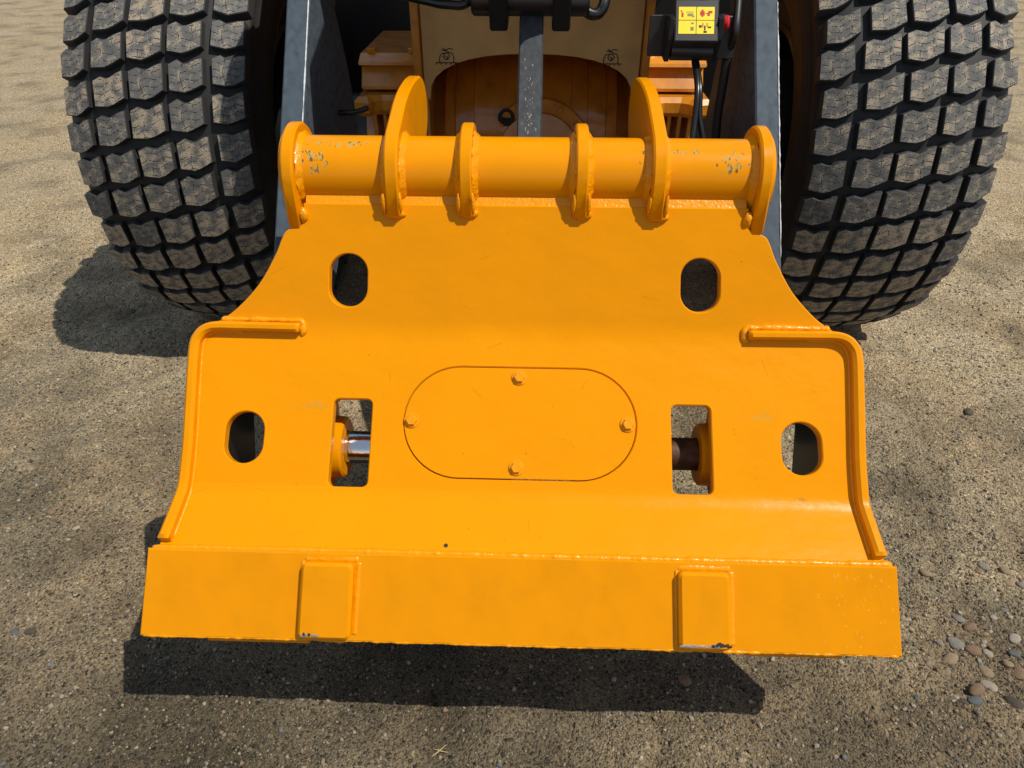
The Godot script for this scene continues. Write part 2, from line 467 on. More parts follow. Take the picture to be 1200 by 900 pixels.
func make_pebbles() -> void:
	var shapes := []
	for i in 6: shapes.append(stone_mesh(300 + i, 0.42 + 0.05 * (i % 3)))
	var group := "loose pebbles on the dirt right of the coupler"
	# x, z, size, kind, label
	var list := [
		[1.034, 1.842, .042, "tan", "largest rounded tan pebble right of the coupler's lower right corner"], [1.096, 1.82, .035, "rust", "reddish brown oval pebble just behind the largest tan one"], [1.004, 1.883, .024, "tan", "tan pebble directly in front of the largest rounded tan one"],
		[1.061, 1.802, .040, "grey", "long grey stone chip lying diagonally behind the tan pebbles"], [1.103, 1.871, .040, "tan", "long narrow tan pebble between the oval pebbles at right"], [1.087, 1.912, .040, "pale", "long pale tan pebble in front of the narrow tan one"],
		[1.034, 1.955, .034, "blue", "angular blue grey stone chip nearest the front of the pebble patch"], [1.047, 1.93, .036, "rust", "dull brown pebble just behind the blue grey chip"], [1.004, 1.956, .022, "dark", "dark brown pebble left of the blue grey chip"],
		[1.171, 1.882, .037, "rust", "fat reddish brown pebble at the right edge of the photo"], [1.155, 1.858, .027, "tan", "bright tan oval pebble left of the fat reddish one"], [1.129, 1.824, .026, "pale", "pale chip just right of the reddish brown oval pebble"], [1.104, 1.728, .030, "grey", "flat grey chip far behind the largest tan pebble"],
		[1.125, 1.747, .033, "rust", "brown pebble just right of the flat grey chip behind the tan pebbles"], [1.216, 1.78, .038, "pale", "largest pale stone chip of the pebble patch, at its right side"], [1.284, 1.615, .030, "tan", "tan pebble nearest the right edge of the photo at the back of the pebble patch"], [1.229, 1.572, .030, "rust", "reddish pebble farthest back in the pebble patch at right"], [1.248, 1.558, .034, "grey", "grey stone chip beside the farthest reddish pebble"], [1.29, 1.58, .03, "tan", "rearmost tan pebble of the patch by the right edge of the photo"],
		[1.089, 1.579, .030, "tan", "lone flat tan pebble beside the coupler's right edge"], [1.132, 1.8, .016, "pale", "left one of two tiny pale chips lying close together"], [1.139, 1.79, .016, "pale", "right one of two tiny pale chips lying close together"], [0.994, 1.948, .015, "pale", "tiny pale chip left of the dark brown pebble by the blue grey chip"], [0.909, 1.948, .018, "blue", "small blue grey pebble in front of the coupler's right corner"],
		[0.891, 1.969, .012, "pale", "tiny white pebble beside the small blue grey one"], [1.12, 1.957, .038, "dark", "broad dark brown stone half sunk near the right edge"], [1.142, 1.638, .022, "rust", "small brown pebble alone between the lone flat tan pebble and the far reddish one"], [0.977, 1.734, .021, "pale", "pale chip nearest the coupler's lower right corner"], [1.197, 1.718, .022, "pale", "pale chip behind the largest pale stone chip at right"],
		[1.19, 1.825, .030, "blue", "dark blue grey stone at the right edge behind the fat reddish pebble"], [0.97, 1.861, .018, "grey", "small grey chip left of the largest rounded tan pebble"], [1.022, 1.804, .018, "grey", "small grey chip left of the long diagonal grey chip"], [1.314, 1.619, .026, "grey", "grey chip cut off by the right edge of the photo at the back"], [1.06, 1.775, .018, "rust", "small brown pebble just behind the long diagonal grey chip"], [1.15, 1.77, .017, "tan", "small tan pebble in front of the brown pebble beside the flat grey chip"], [1.2, 1.86, .02, "tan", "small tan pebble touching the back of the fat reddish pebble"], [1.24, 1.69, .022, "grey", "small grey chip between the largest pale chip and the tan pebbles behind"],
		[1.543, 0.854, .040, "dark", "dark flat stone on the dirt beyond the coupler's upper right corner"], [1.508, 0.884, .018, "dark", "small dark stone touching the dark flat one"], [0.387, 1.922, .034, "rust", "brown pebble in the coupler's shadow near its right end"],
		[-1.23, 1.854, .026, "blue", "blue grey stone left of the coupler's lower left corner"], [-1.192, 1.852, .026, "dark", "dark stone touching the blue grey one left of the coupler"], [-1.269, 1.5, .022, "pale", "pale pebble on the dirt left of the coupler"], [-1.38, 1.435, .03, "rust", "flat reddish stone on the dirt left of the coupler"],
		[-1.077, -0.05, .05, "dark", "dark stone in the left tyre's shadow"], [-1.72, 0.22, .05, "dark", "dark stone lying in the shadow left of the left tyre"], [-1.55, 1.25, .03, "tan", "tan pebble at the left edge of the photo"],
	]
	for i in list.size():
		var l: Array = list[i]
		var o := put("pebble", shapes[i % 6], M["stone_" + str(l[3])], self)
		o.position = Vector3(l[0], ground_y(l[0], l[1]) + l[2] * 0.02, l[1])
		o.rotation = Vector3(rng.randf_range(-0.2, 0.2), [0.6, -0.2, 0.9, -0.7, -0.8, -0.6, 0.3][i % 7], rng.randf_range(-0.2, 0.2))
		o.scale = Vector3.ONE * float(l[2]) * 1.02
		tag(o, l[4], "pebble", group if l[0] > 0.8 and l[0] < 1.4 else "")
	# loose grit: too many grains to count
	var gm := []
	var tones := [Color(0.30, 0.24, 0.17), Color(0.20, 0.165, 0.12), Color(0.40, 0.34, 0.25), Color(0.13, 0.11, 0.085), Color(0.26, 0.17, 0.10), Color(0.17, 0.18, 0.18), Color(0.34, 0.29, 0.21)]
	var mm := MultiMesh.new(); mm.transform_format = MultiMesh.TRANSFORM_3D; mm.use_colors = true
	var sp := SphereMesh.new(); sp.radial_segments = 6; sp.rings = 3; sp.radius = 0.5; sp.height = 1.0
	var arr := sp.get_mesh_arrays(); var v: PackedVector3Array = arr[Mesh.ARRAY_VERTEX]; var idx: PackedInt32Array = arr[Mesh.ARRAY_INDEX]
	var nz := noise(1.3, 9, 2); var st := start()
	for i in idx:
		var p := v[i]; st.add_vertex(p * (1.0 + 0.5 * nz.get_noise_3d(p.x, p.y, p.z)) * Vector3(1, 0.6, 0.8))
	mm.mesh = done(st)
	var n := 85000
	mm.instance_count = n
	for i in n:
		var x := rng.randf_range(-2.3, 2.3); var z := 2.4 - 3.4 * pow(rng.randf(), 1.35)
		# more of it in loose patches, above all at the right
		var keep: float = 0.35 + gn[4].get_noise_2d(x * 1.5, z * 1.5) + 0.9 * exp(-pow((x - 1.25) / 0.35, 2.0) - pow((z - 1.75) / 0.4, 2.0)) + 0.4 * exp(-pow((x + 1.45) / 0.4, 2.0) - pow((z - 1.1) / 0.6, 2.0))
		if rng.randf() > keep * 1.3:
			x = rng.randf_range(-2.3, 2.3); z = 2.4 - 3.4 * pow(rng.randf(), 1.35)
		var s := 0.0018 + 0.0028 * rng.randf() + 0.011 * pow(rng.randf(), 11.0) + (0.004 * rng.randf() if keep > 0.9 and rng.randf() < 0.3 else 0.0)
		var b := Basis.from_euler(Vector3(rng.randf() * 6, rng.randf() * 6, rng.randf() * 6)).scaled(Vector3.ONE * s)
		mm.set_instance_transform(i, Transform3D(b, Vector3(x, ground_y(x, z) + s * 0.12, z)))
		var dr := dryness(x, z)
		var c: Color = tones[rng.randi() % 7 if dr > 0.45 or rng.randf() < 0.3 else [0, 1, 2, 4, 6][rng.randi() % 5]]
		mm.set_instance_color(i, c * rng.randf_range(0.75, 1.15) * lerpf(0.72, 1.05, dr))
	var g := MultiMeshInstance3D.new(); g.name = "loose_grit"; g.multimesh = mm; g.material_override = M.grain; add_child(g)
	g.set_meta("kind", "stuff"); g.set_meta("label", "loose grit and tiny stones scattered over the dirt"); g.set_meta("category", "grit")
	# a broken piece of straw in the foreground
	var t := thing("dry_straw", "short broken piece of dry straw on the damp dirt in the foreground", "straw", Vector3(-0.16, ground_y(-0.16, 2.105), 2.105))
	st = start(); tube(st, PackedVector3Array([Vector3(-.016, .004, .012), Vector3(-.004, .006, .003), Vector3(.012, .005, -.014)]), .0013, 5)
	put("stem", done(st), M.straw, t)
	st = start(); tube(st, PackedVector3Array([Vector3(-.014, .005, -.004), Vector3(.002, .007, .001), Vector3(.018, .004, .002)]), .001, 5)
	put("stem", done(st), M.straw, t)

# ------------------------------------------------------------------ loader
const TR := 0.75     # tyre radius
const AX := 0.70     # axle height
const TX := 1.145    # half the track
const DPHI := 0.1513

func crown(w: float) -> float: return TR - 0.052 * pow(absf(w) / 0.285, 2.4)

func block_mesh(col: int, flip: float) -> ArrayMesh:
	# one tread block at angle 0, its outer face looking along +z, base in the carcass
	var cw: float = [-0.236, -0.1185, 0.0, 0.1185, 0.236][col]
	var hw: float = [0.0455, 0.0495, 0.0530, 0.0495, 0.0455][col]
	var hh := 0.0472
	var shape := [[-1, -.76], [-.10, -1.04], [.32, -.98], [1, -.70], [1.0, 1.0], [.55, .92], [.12, .76], [-.10, .80], [-.50, 1.02], [-1, .88]]
	var p := PackedVector2Array()
	var jr := RandomNumberGenerator.new(); jr.seed = int(flip) * 31 + col
	for q in shape: p.append(Vector2(float(q[0]) * hw + jr.randf_range(-.0022, .0022), float(q[1]) * hh + jr.randf_range(-.0022, .0022)))
	var inner := grown(p, -0.0025)
	var put_at := func(q: Vector2, d: float) -> Vector3:
		var w := cw + q.x
		var r := crown(w) + d
		var a := (q.y + 0.19 * w) / TR
		return Vector3(w, r * sin(a), r * cos(a))
	var st := start()
	var idx := Geometry2D.triangulate_polygon(inner)
	for i in range(0, idx.size(), 3):
		var v := [inner[idx[i]], inner[idx[i + 1]], inner[idx[i + 2]]]
		var uv := []
		for q in v: uv.append(Vector2(q.x / (2.1 * hw) + 0.5, (0.5 - q.y / (2.2 * hh)) * 0.8889))
		tri(st, put_at.call(v[0], 0.0), put_at.call(v[1], 0.0), put_at.call(v[2], 0.0), Vector3(0, 0, 1), uv[0], uv[1], uv[2])
	for i in p.size():
		var j := (i + 1) % p.size()
		var g := grown(p, 0.001)
		var o := Vector3(p[i].x + p[j].x, p[i].y + p[j].y, 0)
		var u := Vector2(0.5, 0.96)
		var A: Vector3 = put_at.call(inner[i], 0.0); var B: Vector3 = put_at.call(inner[j], 0.0)
		var C: Vector3 = put_at.call(p[j], -0.0025); var D: Vector3 = put_at.call(p[i], -0.0025)
		tri(st, A, B, C, o + Vector3(0, 0, .05), Vector2(.1, .94), Vector2(.2, .94), Vector2(.2, .95)); tri(st, A, C, D, o + Vector3(0, 0, .05), Vector2(.1, .94), Vector2(.2, .95), Vector2(.1, .95))
		var E: Vector3 = put_at.call(g[j], -0.032); var F: Vector3 = put_at.call(g[i], -0.032)
		tri(st, D, C, E, o, u, u, u); tri(st, D, E, F, o, u, u, u)
	return done(st)

func make_wheel(loader: Node3D, sx: float, z: float, ph: float, full: bool, blocks: Array) -> void:
	var wheel := Node3D.new(); wheel.name = "wheel"; loader.add_child(wheel, true)
	if wheel.name != "wheel":
		var n := 1
		while loader.has_node("wheel_%03d" % n): n += 1
		wheel.name = "wheel_%03d" % n
	wheel.position = Vector3(sx * TX, AX, z)
	# carcass
	var pr := PackedVector2Array()
	var half := [[.0, TR - .027], [.07, TR - .028], [.14, TR - .033], [.20, TR - .045], [.25, TR - .062], [.279, TR - .080], [.288, TR - .092], [.287, TR - .115], [.292, TR - .118], [.293, TR - .135], [.297, TR - .138], [.298, TR - .155], [.302, TR - .159], [.304, .555], [.300, .52], [.290, .48], [.270, .44], [.245, .405], [.232, .385]]
	for i in range(half.size() - 1, 0, -1): pr.append(Vector2(-half[i][0], half[i][1]))
	for q in half: pr.append(Vector2(q[0], q[1]))
	var seg := 96
	var st := start(); st.set_smooth_group(1)
	for k in pr.size() - 1:
		for i in seg:
			var v := []
			for c in [[k, i], [k, i + 1], [k + 1, i + 1], [k + 1, i]]:
				var a: float = TAU_ * c[1] / seg; var q: Vector2 = pr[c[0]]
				var y := -q.y * sin(a)
				if y < -AX + 0.004: y = -AX + 0.004
				v.append(Vector3(q.x, y, q.y * cos(a)))
			var o: Vector3 = (v[0] + v[2]) * Vector3(0.6, 1, 1)
			quad(st, v[0], v[1], v[2], v[3], o)
	put("tyre_carcass", done(st), M.tyre_wall, wheel)
	# rim
	st = start()
	lathe(st, PackedVector2Array([Vector2(.238, .39), Vector2(.245, .37), Vector2(.20, .345), Vector2(.10, .335), Vector2(.09, .20), Vector2(.14, .18), Vector2(.16, .0)]), Vector3.ZERO, Vector3(sx, 0, 0), 48)
	lathe(st, PackedVector2Array([Vector2(.238, .39), Vector2(.245, .37), Vector2(.10, .345), Vector2(.02, .335), Vector2(.0, .0)]), Vector3.ZERO, Vector3(-sx, 0, 0), 48)
	put("rim", done(st), M.black_paint, wheel)
	# tread: each block in view is an object, the rest of the ring is one
	var rest := start()
	var rows := int(round(TAU_ / DPHI))
	var mapped := 0
	for k in range(-6, rows - 6):
		var a := ph + (k - 0.5) * DPHI
		var inview := full and k >= -4 and k <= 12
		for col in 5:
			var jit := 0.006 * (1.0 if k % 2 == 0 else -1.0) + 0.004 * sin(k * 2.7 + sx)
			if inview:
				var dirty: int = clampi(int(1.0 + (2.0 if k > 5 else 0.0) + rng.randfn(0.6, 1.0) + (0.5 if col in [1, 2, 3] else -0.7)), 0, 4)
				dirty = [[0, 5], [1, 6], [4, 5], [2, 7], [3, 2]][dirty][rng.randi() % 2]
				var b := put("tread_block", blocks[col + 5 * rng.randi_range(0, 2)], M["tread%d" % dirty], wheel)
				b.rotation = Vector3(a, 0, 0); b.position.x = jit
				mapped += 1
			else:
				var m: ArrayMesh = blocks[col]
				var xf := Transform3D(Basis(Vector3.RIGHT, a), Vector3(jit, 0, 0))
				var ar := m.surface_get_arrays(0); var vs: PackedVector3Array = ar[Mesh.ARRAY_VERTEX]; var us: PackedVector2Array = ar[Mesh.ARRAY_TEX_UV]
				for i in vs.size():
					var q := xf * vs[i]
					if q.y < -AX + 0.002: q.y = -AX + 0.002
					rest.set_uv(us[i]); rest.add_vertex(q)
	var ro := put("tread_ring", done(rest), M.tread1, wheel)
	ro.set_meta("kind", "stuff")

func arm_outline() -> PackedVector2Array:  # (z, y)
	return PackedVector2Array([Vector2(1.60, .50), Vector2(1.56, .55), Vector2(1.337, .795), Vector2(.93, 1.278), Vector2(.80, 1.42), Vector2(.55, 1.63), Vector2(.22, 1.92), Vector2(-.25, 2.20), Vector2(-.50, 2.14), Vector2(-.52, 1.98), Vector2(-.25, 1.86), Vector2(.18, 1.70), Vector2(.52, 1.42), Vector2(.69, 1.23), Vector2(.62, 1.05), Vector2(.585, .90), Vector2(.63, .80), Vector2(1.30, .47), Vector2(1.48, .41), Vector2(1.58, .43)])

func make_loader() -> void:
	var L := thing("wheel_loader", "wheel loader with grey arms and chunky block tread tyres behind the yellow coupler", "wheel loader")
	var blocks := []
	for c in 15: blocks.append(block_mesh(c % 5, float(c)))
	make_wheel(L, -1.0, 0.0, -0.6759, true, blocks)
	make_wheel(L, 1.0, 0.0, -0.6904, true, blocks)
	make_wheel(L, -1.0, -3.1, -0.6, false, blocks)
	make_wheel(L, 1.0, -3.1, -0.6, false, blocks)
	var st: SurfaceTool
	# lifting arms: thick plates, their lit front edges face the camera
	for s in [-1.0, 1.0]:
		st = start()
		slab(st, arm_outline(), at_x, s * 0.543, s * 0.600, 0.004)
		var arm := put("lift_arm", done(st), M.grey_paint, L)
		st = start()  # bright worn line along the front edge
		var e := [Vector3(s * .5985 if s > 0 else s * .5455, 1.278, .9305), Vector3(s * .5985 if s > 0 else s * .5455, .797, 1.337)]
		tube(st, resample(PackedVector3Array(e), .004), .0016, 5, .9)
		put("worn_edge", done(st), M.edge_wear, arm)
		st = start()
		lathe(st, PackedVector2Array([Vector2(-.09, 0), Vector2(-.09, .045), Vector2(.09, .045), Vector2(.09, 0)]), Vector3(s * .60, .50, 1.52), Vector3(s, 0, 0), 24)
		put("pivot_pin", done(st), M.rusty_steel, arm)
	# cross tube and bell crank above the picture, added and shaped for their shade
	st = start()
	lathe(st, PackedVector2Array([Vector2(-.543, 0), Vector2(-.543, .20), Vector2(.543, .20), Vector2(.543, 0)]), Vector3(0, 1.56, .70), Vector3(1, 0, 0), 32)
	put("cross_tube", done(st), M.grey_paint, L)  # unseen; enlarged and placed to shade the frame nose
	for x in [-.10, .055]:
		st = start()
		slab(st, PackedVector2Array([Vector2(.93, 1.21), Vector2(.97, 1.30), Vector2(1.02, 1.40), Vector2(1.22, 1.52), Vector2(1.30, 1.72), Vector2(1.22, 1.98), Vector2(1.0, 2.06), Vector2(.50, 2.0), Vector2(.40, 1.72), Vector2(.50, 1.48), Vector2(.80, 1.36), Vector2(.84, 1.22)]), at_x, x, x + .045, .004)
		put("shade_bell_crank", done(st), M.black_paint, L)  # unseen upper plates, shaped to shade the left arm
	st = start()
	lathe(st, PackedVector2Array([Vector2(-.146, 0), Vector2(-.146, .03), Vector2(-.14, .036), Vector2(.14, .036), Vector2(.146, .03), Vector2(.146, 0)]), Vector3(0, 1.275, .90), Vector3(1, 0, 0), 20)
	put("crank_pin", done(st), M.black_paint, L)
	st = start()
	lathe(st, PackedVector2Array([Vector2(0, .001), Vector2(0, .10), Vector2(.95, .10), Vector2(.95, .001)]), Vector3(0, 1.92, .52), Vector3(0, -.10, -1), 24)
	put("tilt_cylinder", done(st), M.black_paint, L)
	# tilt link: a flat steel bar from the bell crank down to the back of the coupler
	st = start()
	var link := PackedVector2Array([Vector2(1.40, .845), Vector2(1.332, .890), Vector2(.876, 1.276), Vector2(.80, 1.36), Vector2(.72, 1.30), Vector2(.80, 1.21), Vector2(1.26, .81), Vector2(1.36, .775)])
	slab(st, link, at_x, -.026, .034, .004)
	var lk := put("tilt_link", done(st), M.worn_grey, L)
	st = start()  # scuffed bare patches on its front edge
	var fd := (Vector3(0, .975, 1.232) - Vector3(0, 1.276, .876)); var fnrm := Vector3(0, fd.z, -fd.y).normalized()
	for i in 70:
		var k := sqrt(rng.randf())
		var base := Vector3(.004 + rng.randfn(.0, .010), 1.276, .876).lerp(Vector3(.004 + rng.randfn(.0, .008) + .008 * sin(i), .975, 1.232), 0.30 + 0.68 * k)
		base += fnrm * 0.0012
		var sz := rng.randf_range(.0006, .0020)
		var pts := PackedVector3Array()
		for j in 7:
			var a := TAU_ * j / 7
			pts.append(base + Vector3(1, 0, 0) * cos(a) * sz * rng.randf_range(.5, 1.2) + fd.normalized() * sin(a) * sz * rng.randf_range(.8, 4.0))
		for j in 7: tri(st, base, pts[j], pts[(j + 1) % 7], fnrm)
	put("scuff_marks", done(st), M.scuff, lk).set_meta("kind", "stuff")
	# front frame nose with the arch over the axle
	st = start()
	var arch := PackedVector2Array([Vector2(-.345, 1.95), Vector2(-.345, .72), Vector2(-.335, .72), Vector2(-.335, .93)])
	for i in 17:
		var a := PI - PI * i / 16.0
		arch.append(Vector2(.328 * signf(cos(a)) * pow(absf(cos(a)), 0.86), .925 + .142 * pow(sin(a), 0.72)))
	arch.append_array(PackedVector2Array([Vector2(.335, .93), Vector2(.335, .72), Vector2(.345, .72), Vector2(.345, 1.95)]))
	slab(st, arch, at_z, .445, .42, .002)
	var nose := put("front_frame", done(st), M.nose_sheen_paint, L)
	for s in [-1.0, 1.0]:
		st = start()
		slab(st, PackedVector2Array([Vector2(.47, .72), Vector2(.47, 2.0), Vector2(-1.3, 2.0), Vector2(-1.3, .55), Vector2(-.35, .55), Vector2(-.30, .72)]), at_x, s * .347, s * .372, .003)
		put("side_plate", done(st), M.loader_paint, nose)
	st = start(); box(st, Vector3(-.346, 1.11, -1.25), Vector3(.346, 1.15, .41)); box(st, Vector3(-.346, .72, -.42), Vector3(.346, 1.01, -.38))
	put("frame_deck", done(st), M.loader_paint, nose)
	# printed tie-down marks on the nose
	for x in [-.268, .252]: tie_mark(Vector3(x, 1.062, .4466), nose)
	# axle: housing with a round differential belly, mounting pads, flanged ends
	st = start()
	lathe(st, PackedVector2Array([Vector2(-.62, .0), Vector2(-.62, .15), Vector2(-.60, .23), Vector2(-.56, .235), Vector2(-.555, .19), Vector2(-.43, .205), Vector2(-.36, .225), Vector2(-.31, .24), Vector2(-.305, .285), Vector2(-.27, .292), Vector2(-.265, .298), Vector2(-.20, .305), Vector2(-.198, .311), Vector2(.0, .318), Vector2(.14, .312), Vector2(.142, .305), Vector2(.20, .30), Vector2(.202, .294), Vector2(.265, .29), Vector2(.27, .284), Vector2(.305, .28), Vector2(.31, .24), Vector2(.36, .225), Vector2(.43, .205), Vector2(.555, .19), Vector2(.56, .235), Vector2(.60, .23), Vector2(.62, .15), Vector2(.62, .0)]), Vector3(0, AX, 0), Vector3(1, 0, 0), 48)
	var ax := put("front_axle", done(st), M.loader_paint, L)
	for s in [-1.0, 1.0]:
		st = start()
		lathe(st, PackedVector2Array([Vector2(.622, 0), Vector2(.622, .14), Vector2(.80, .14), Vector2(.82, .26), Vector2(1.04, .27)]), Vector3(0, AX, 0), Vector3(s, 0, 0), 32)
		put("wheel_hub", done(st), M.black_paint, ax)
		st = start()
		var x0: float = minf(s * .375, s * .60); var x1: float = maxf(s * .375, s * .60)
		slab(st, PackedVector2Array([Vector2(-.24, .992), Vector2(-.24, 1.022), Vector2(.20, 1.022), Vector2(.245, 1.002), Vector2(.25, .992)]), at_x, x0, x1, .004)
		slab(st, PackedVector2Array([Vector2(-.24, .915), Vector2(-.24, .990), Vector2(.215, .990), Vector2(.262, .925), Vector2(.262, .915)]), at_x, x0 + .006, x1 - .006, .004)
		put("mounting_pad", done(st), M.loader_paint, ax)
		st = start()
		var cut := PackedVector2Array([Vector2(x0 - .01, -.2), Vector2(x1 + .02, -.2), Vector2(x1 + .02, .33), Vector2(x1 - .045, .35), Vector2(x1 - .06, .325), Vector2(x1 - .085, .31), Vector2(x0 + .085, .31), Vector2(x0 + .06, .325), Vector2(x0 + .045, .35), Vector2(x0 - .01, .33)])
		slab(st, cut, at_y, .84, .905, .016)
		put("axle_flange", done(st), M.loader_paint, ax)
		st = start()
		for i in 5:
			var x := x0 + .035 + i * .037
			slab(st, PackedVector2Array([Vector2(.26, .84), Vector2(.10, .84), Vector2(.10, .70), Vector2(.25, .715)]), at_x, x, x + .014, .002)
		put("cooling_rib", done(st), M.loader_paint, ax)
		for i in 2:
			st = start(); hexbolt(st, Vector3(x0 + .04 + i * .145, 1.022, .19), Vector3.UP, .018, .016)
			put("pad_bolt", done(st), M.loader_paint, ax)
	st = start()
	lathe(st, PackedVector2Array([Vector2(-.05, .20), Vector2(.010, .195), Vector2(.014, .190), Vector2(.016, .150), Vector2(.030, .146), Vector2(.040, .10), Vector2(.052, .06), Vector2(.055, 0)]), Vector3(.03, .70, .290), Vector3(0, .12, 1), 40)
	put("differential_cover", done(st), M.loader_paint, ax)
	for i in 9:
		var a := deg_to_rad(-10.0 + 25.0 * i)
		st = start(); hexbolt(st, Vector3(.03 + cos(a) * .172, .70 + sin(a) * .172, .302 - sin(a) * .02), Vector3(0, .12, 1), .012, .012)
		put("cover_bolt", done(st), M.loader_paint, ax)
	st = start(); lathe(st, PackedVector2Array([Vector2(0, .03), Vector2(.012, .028), Vector2(.012, .017), Vector2(.004, .016), Vector2(.004, 0)]), Vector3(-.085, .83, .285), Vector3(0, .42, .9), 20)
	put("drain_plug", done(st), M.burnt_black, ax)
	# rear of the machine, dark behind the arms
	st = start()
	box(st, Vector3(-.8, .95, -4.4), Vector3(.8, 2.1, -1.5), .05); box(st, Vector3(-.42, .55, -3.9), Vector3(.42, .94, -1.0), .02)
	put("rear_body", done(st), M.loader_paint, L)
	st = start()
	box(st, Vector3(-.78, 1.42, -1.48), Vector3(.78, 3.25, -.62), .06)
	put("cab", done(st), M.black_paint, L)
	st = start(); box(st, Vector3(-1.12, .34, -.92), Vector3(1.12, 1.60, -.87), .01)  # added black panel: hides the rear wheels, stands in for shade
	put("shade_panel", done(st), M.black_paint, L)
	st = start()
	lathe(st, PackedVector2Array([Vector2(-1.0, .14), Vector2(1.0, .14)]), Vector3(0, AX, -3.1), Vector3(1, 0, 0), 24)
	put("rear_axle", done(st), M.loader_paint, L)
	control_box(L)
	# hoses looping over the nose
	st = start()
	tube(st, spline(PackedVector3Array([Vector3(.10, 1.36, .80), Vector3(.13, 1.262, .88), Vector3(.17, 1.245, .89), Vector3(.19, 1.29, .86), Vector3(.20, 1.42, .72), Vector3(.20, 1.7, .5)])), .014, 10)
	put("hose", done(st), M.hose_rubber, L)
	st = start()
	tube(st, spline(PackedVector3Array([Vector3(-.10, 1.36, .80), Vector3(-.15, 1.272, .88), Vector3(-.21, 1.262, .88), Vector3(-.28, 1.268, .84), Vector3(-.40, 1.285, .80), Vector3(-.53, 1.30, .80)])), .011, 10)
	put("hose", done(st), M.hose_rubber, L)
	st = start()
	tube(st, spline(PackedVector3Array([Vector3(-.56, .975, .80), Vector3(-.50, .975, .795), Vector3(-.46, .985, .78)])), .008, 8)
	tube(st, PackedVector3Array([Vector3(-.545, .975, .80), Vector3(-.52, .975, .80)]), .014, 6)
	put("grease_fitting", done(st), M.black_paint, L)

func tie_mark(c: Vector3, parent: Node) -> void:
	var st := start()
	var strokes := [
		[Vector2(-.034, -.022), Vector2(.034, -.022)],
		[Vector2(-.030, -.022), Vector2(-.034, -.027)], [Vector2(-.015, -.022), Vector2(-.019, -.027)], [Vector2(0, -.022), Vector2(-.004, -.027)], [Vector2(.015, -.022), Vector2(.011, -.027)], [Vector2(.030, -.022), Vector2(.026, -.027)],
		[Vector2(-.022, -.022), Vector2(-.023, -.008), Vector2(-.016, .004), Vector2(-.006, .006)], [Vector2(.022, -.022), Vector2(.023, -.008), Vector2(.018, .006)],
		[Vector2(-.010, -.004), Vector2(-.004, .006), Vector2(.006, .006), Vector2(.010, -.002), Vector2(.004, -.012), Vector2(-.005, -.012), Vector2(-.010, -.004)],
		[Vector2(-.003, -.003), Vector2(.003, -.006), Vector2(.002, -.010)], [Vector2(-.014, .016), Vector2(-.004, .013), Vector2(.008, .020), Vector2(.020, .018)], [Vector2(-.010, .020), Vector2(.004, .010), Vector2(.018, .006)]]
	for s in strokes:
		for i in s.size() - 1:
			var a: Vector2 = s[i]; var b: Vector2 = s[i + 1]
			var n := (b - a).orthogonal().normalized() * .0014; var t := (b - a).normalized() * .001
			quad(st, c + v3(a - t + n), c + v3(b + t + n), c + v3(b + t - n), c + v3(a - t - n), Vector3(0, 0, 1))
	put("tie_down_mark", done(st), M.print_black, parent)

func v3(p: Vector2) -> Vector3: return Vector3(p.x, p.y, 0)

func hexbolt(st: SurfaceTool, c: Vector3, n: Vector3, r: float, h: float, washer := 0.0) -> void:
	if washer > 0.0: lathe(st, PackedVector2Array([Vector2(-.002, washer), Vector2(.0022, washer), Vector2(.003, washer - .001), Vector2(.003, 0)]), c, n, 24)
	lathe(st, PackedVector2Array([Vector2(0, r), Vector2(h - .0025, r), Vector2(h, r * .84), Vector2(h, 0)]), c, n, 6, false)

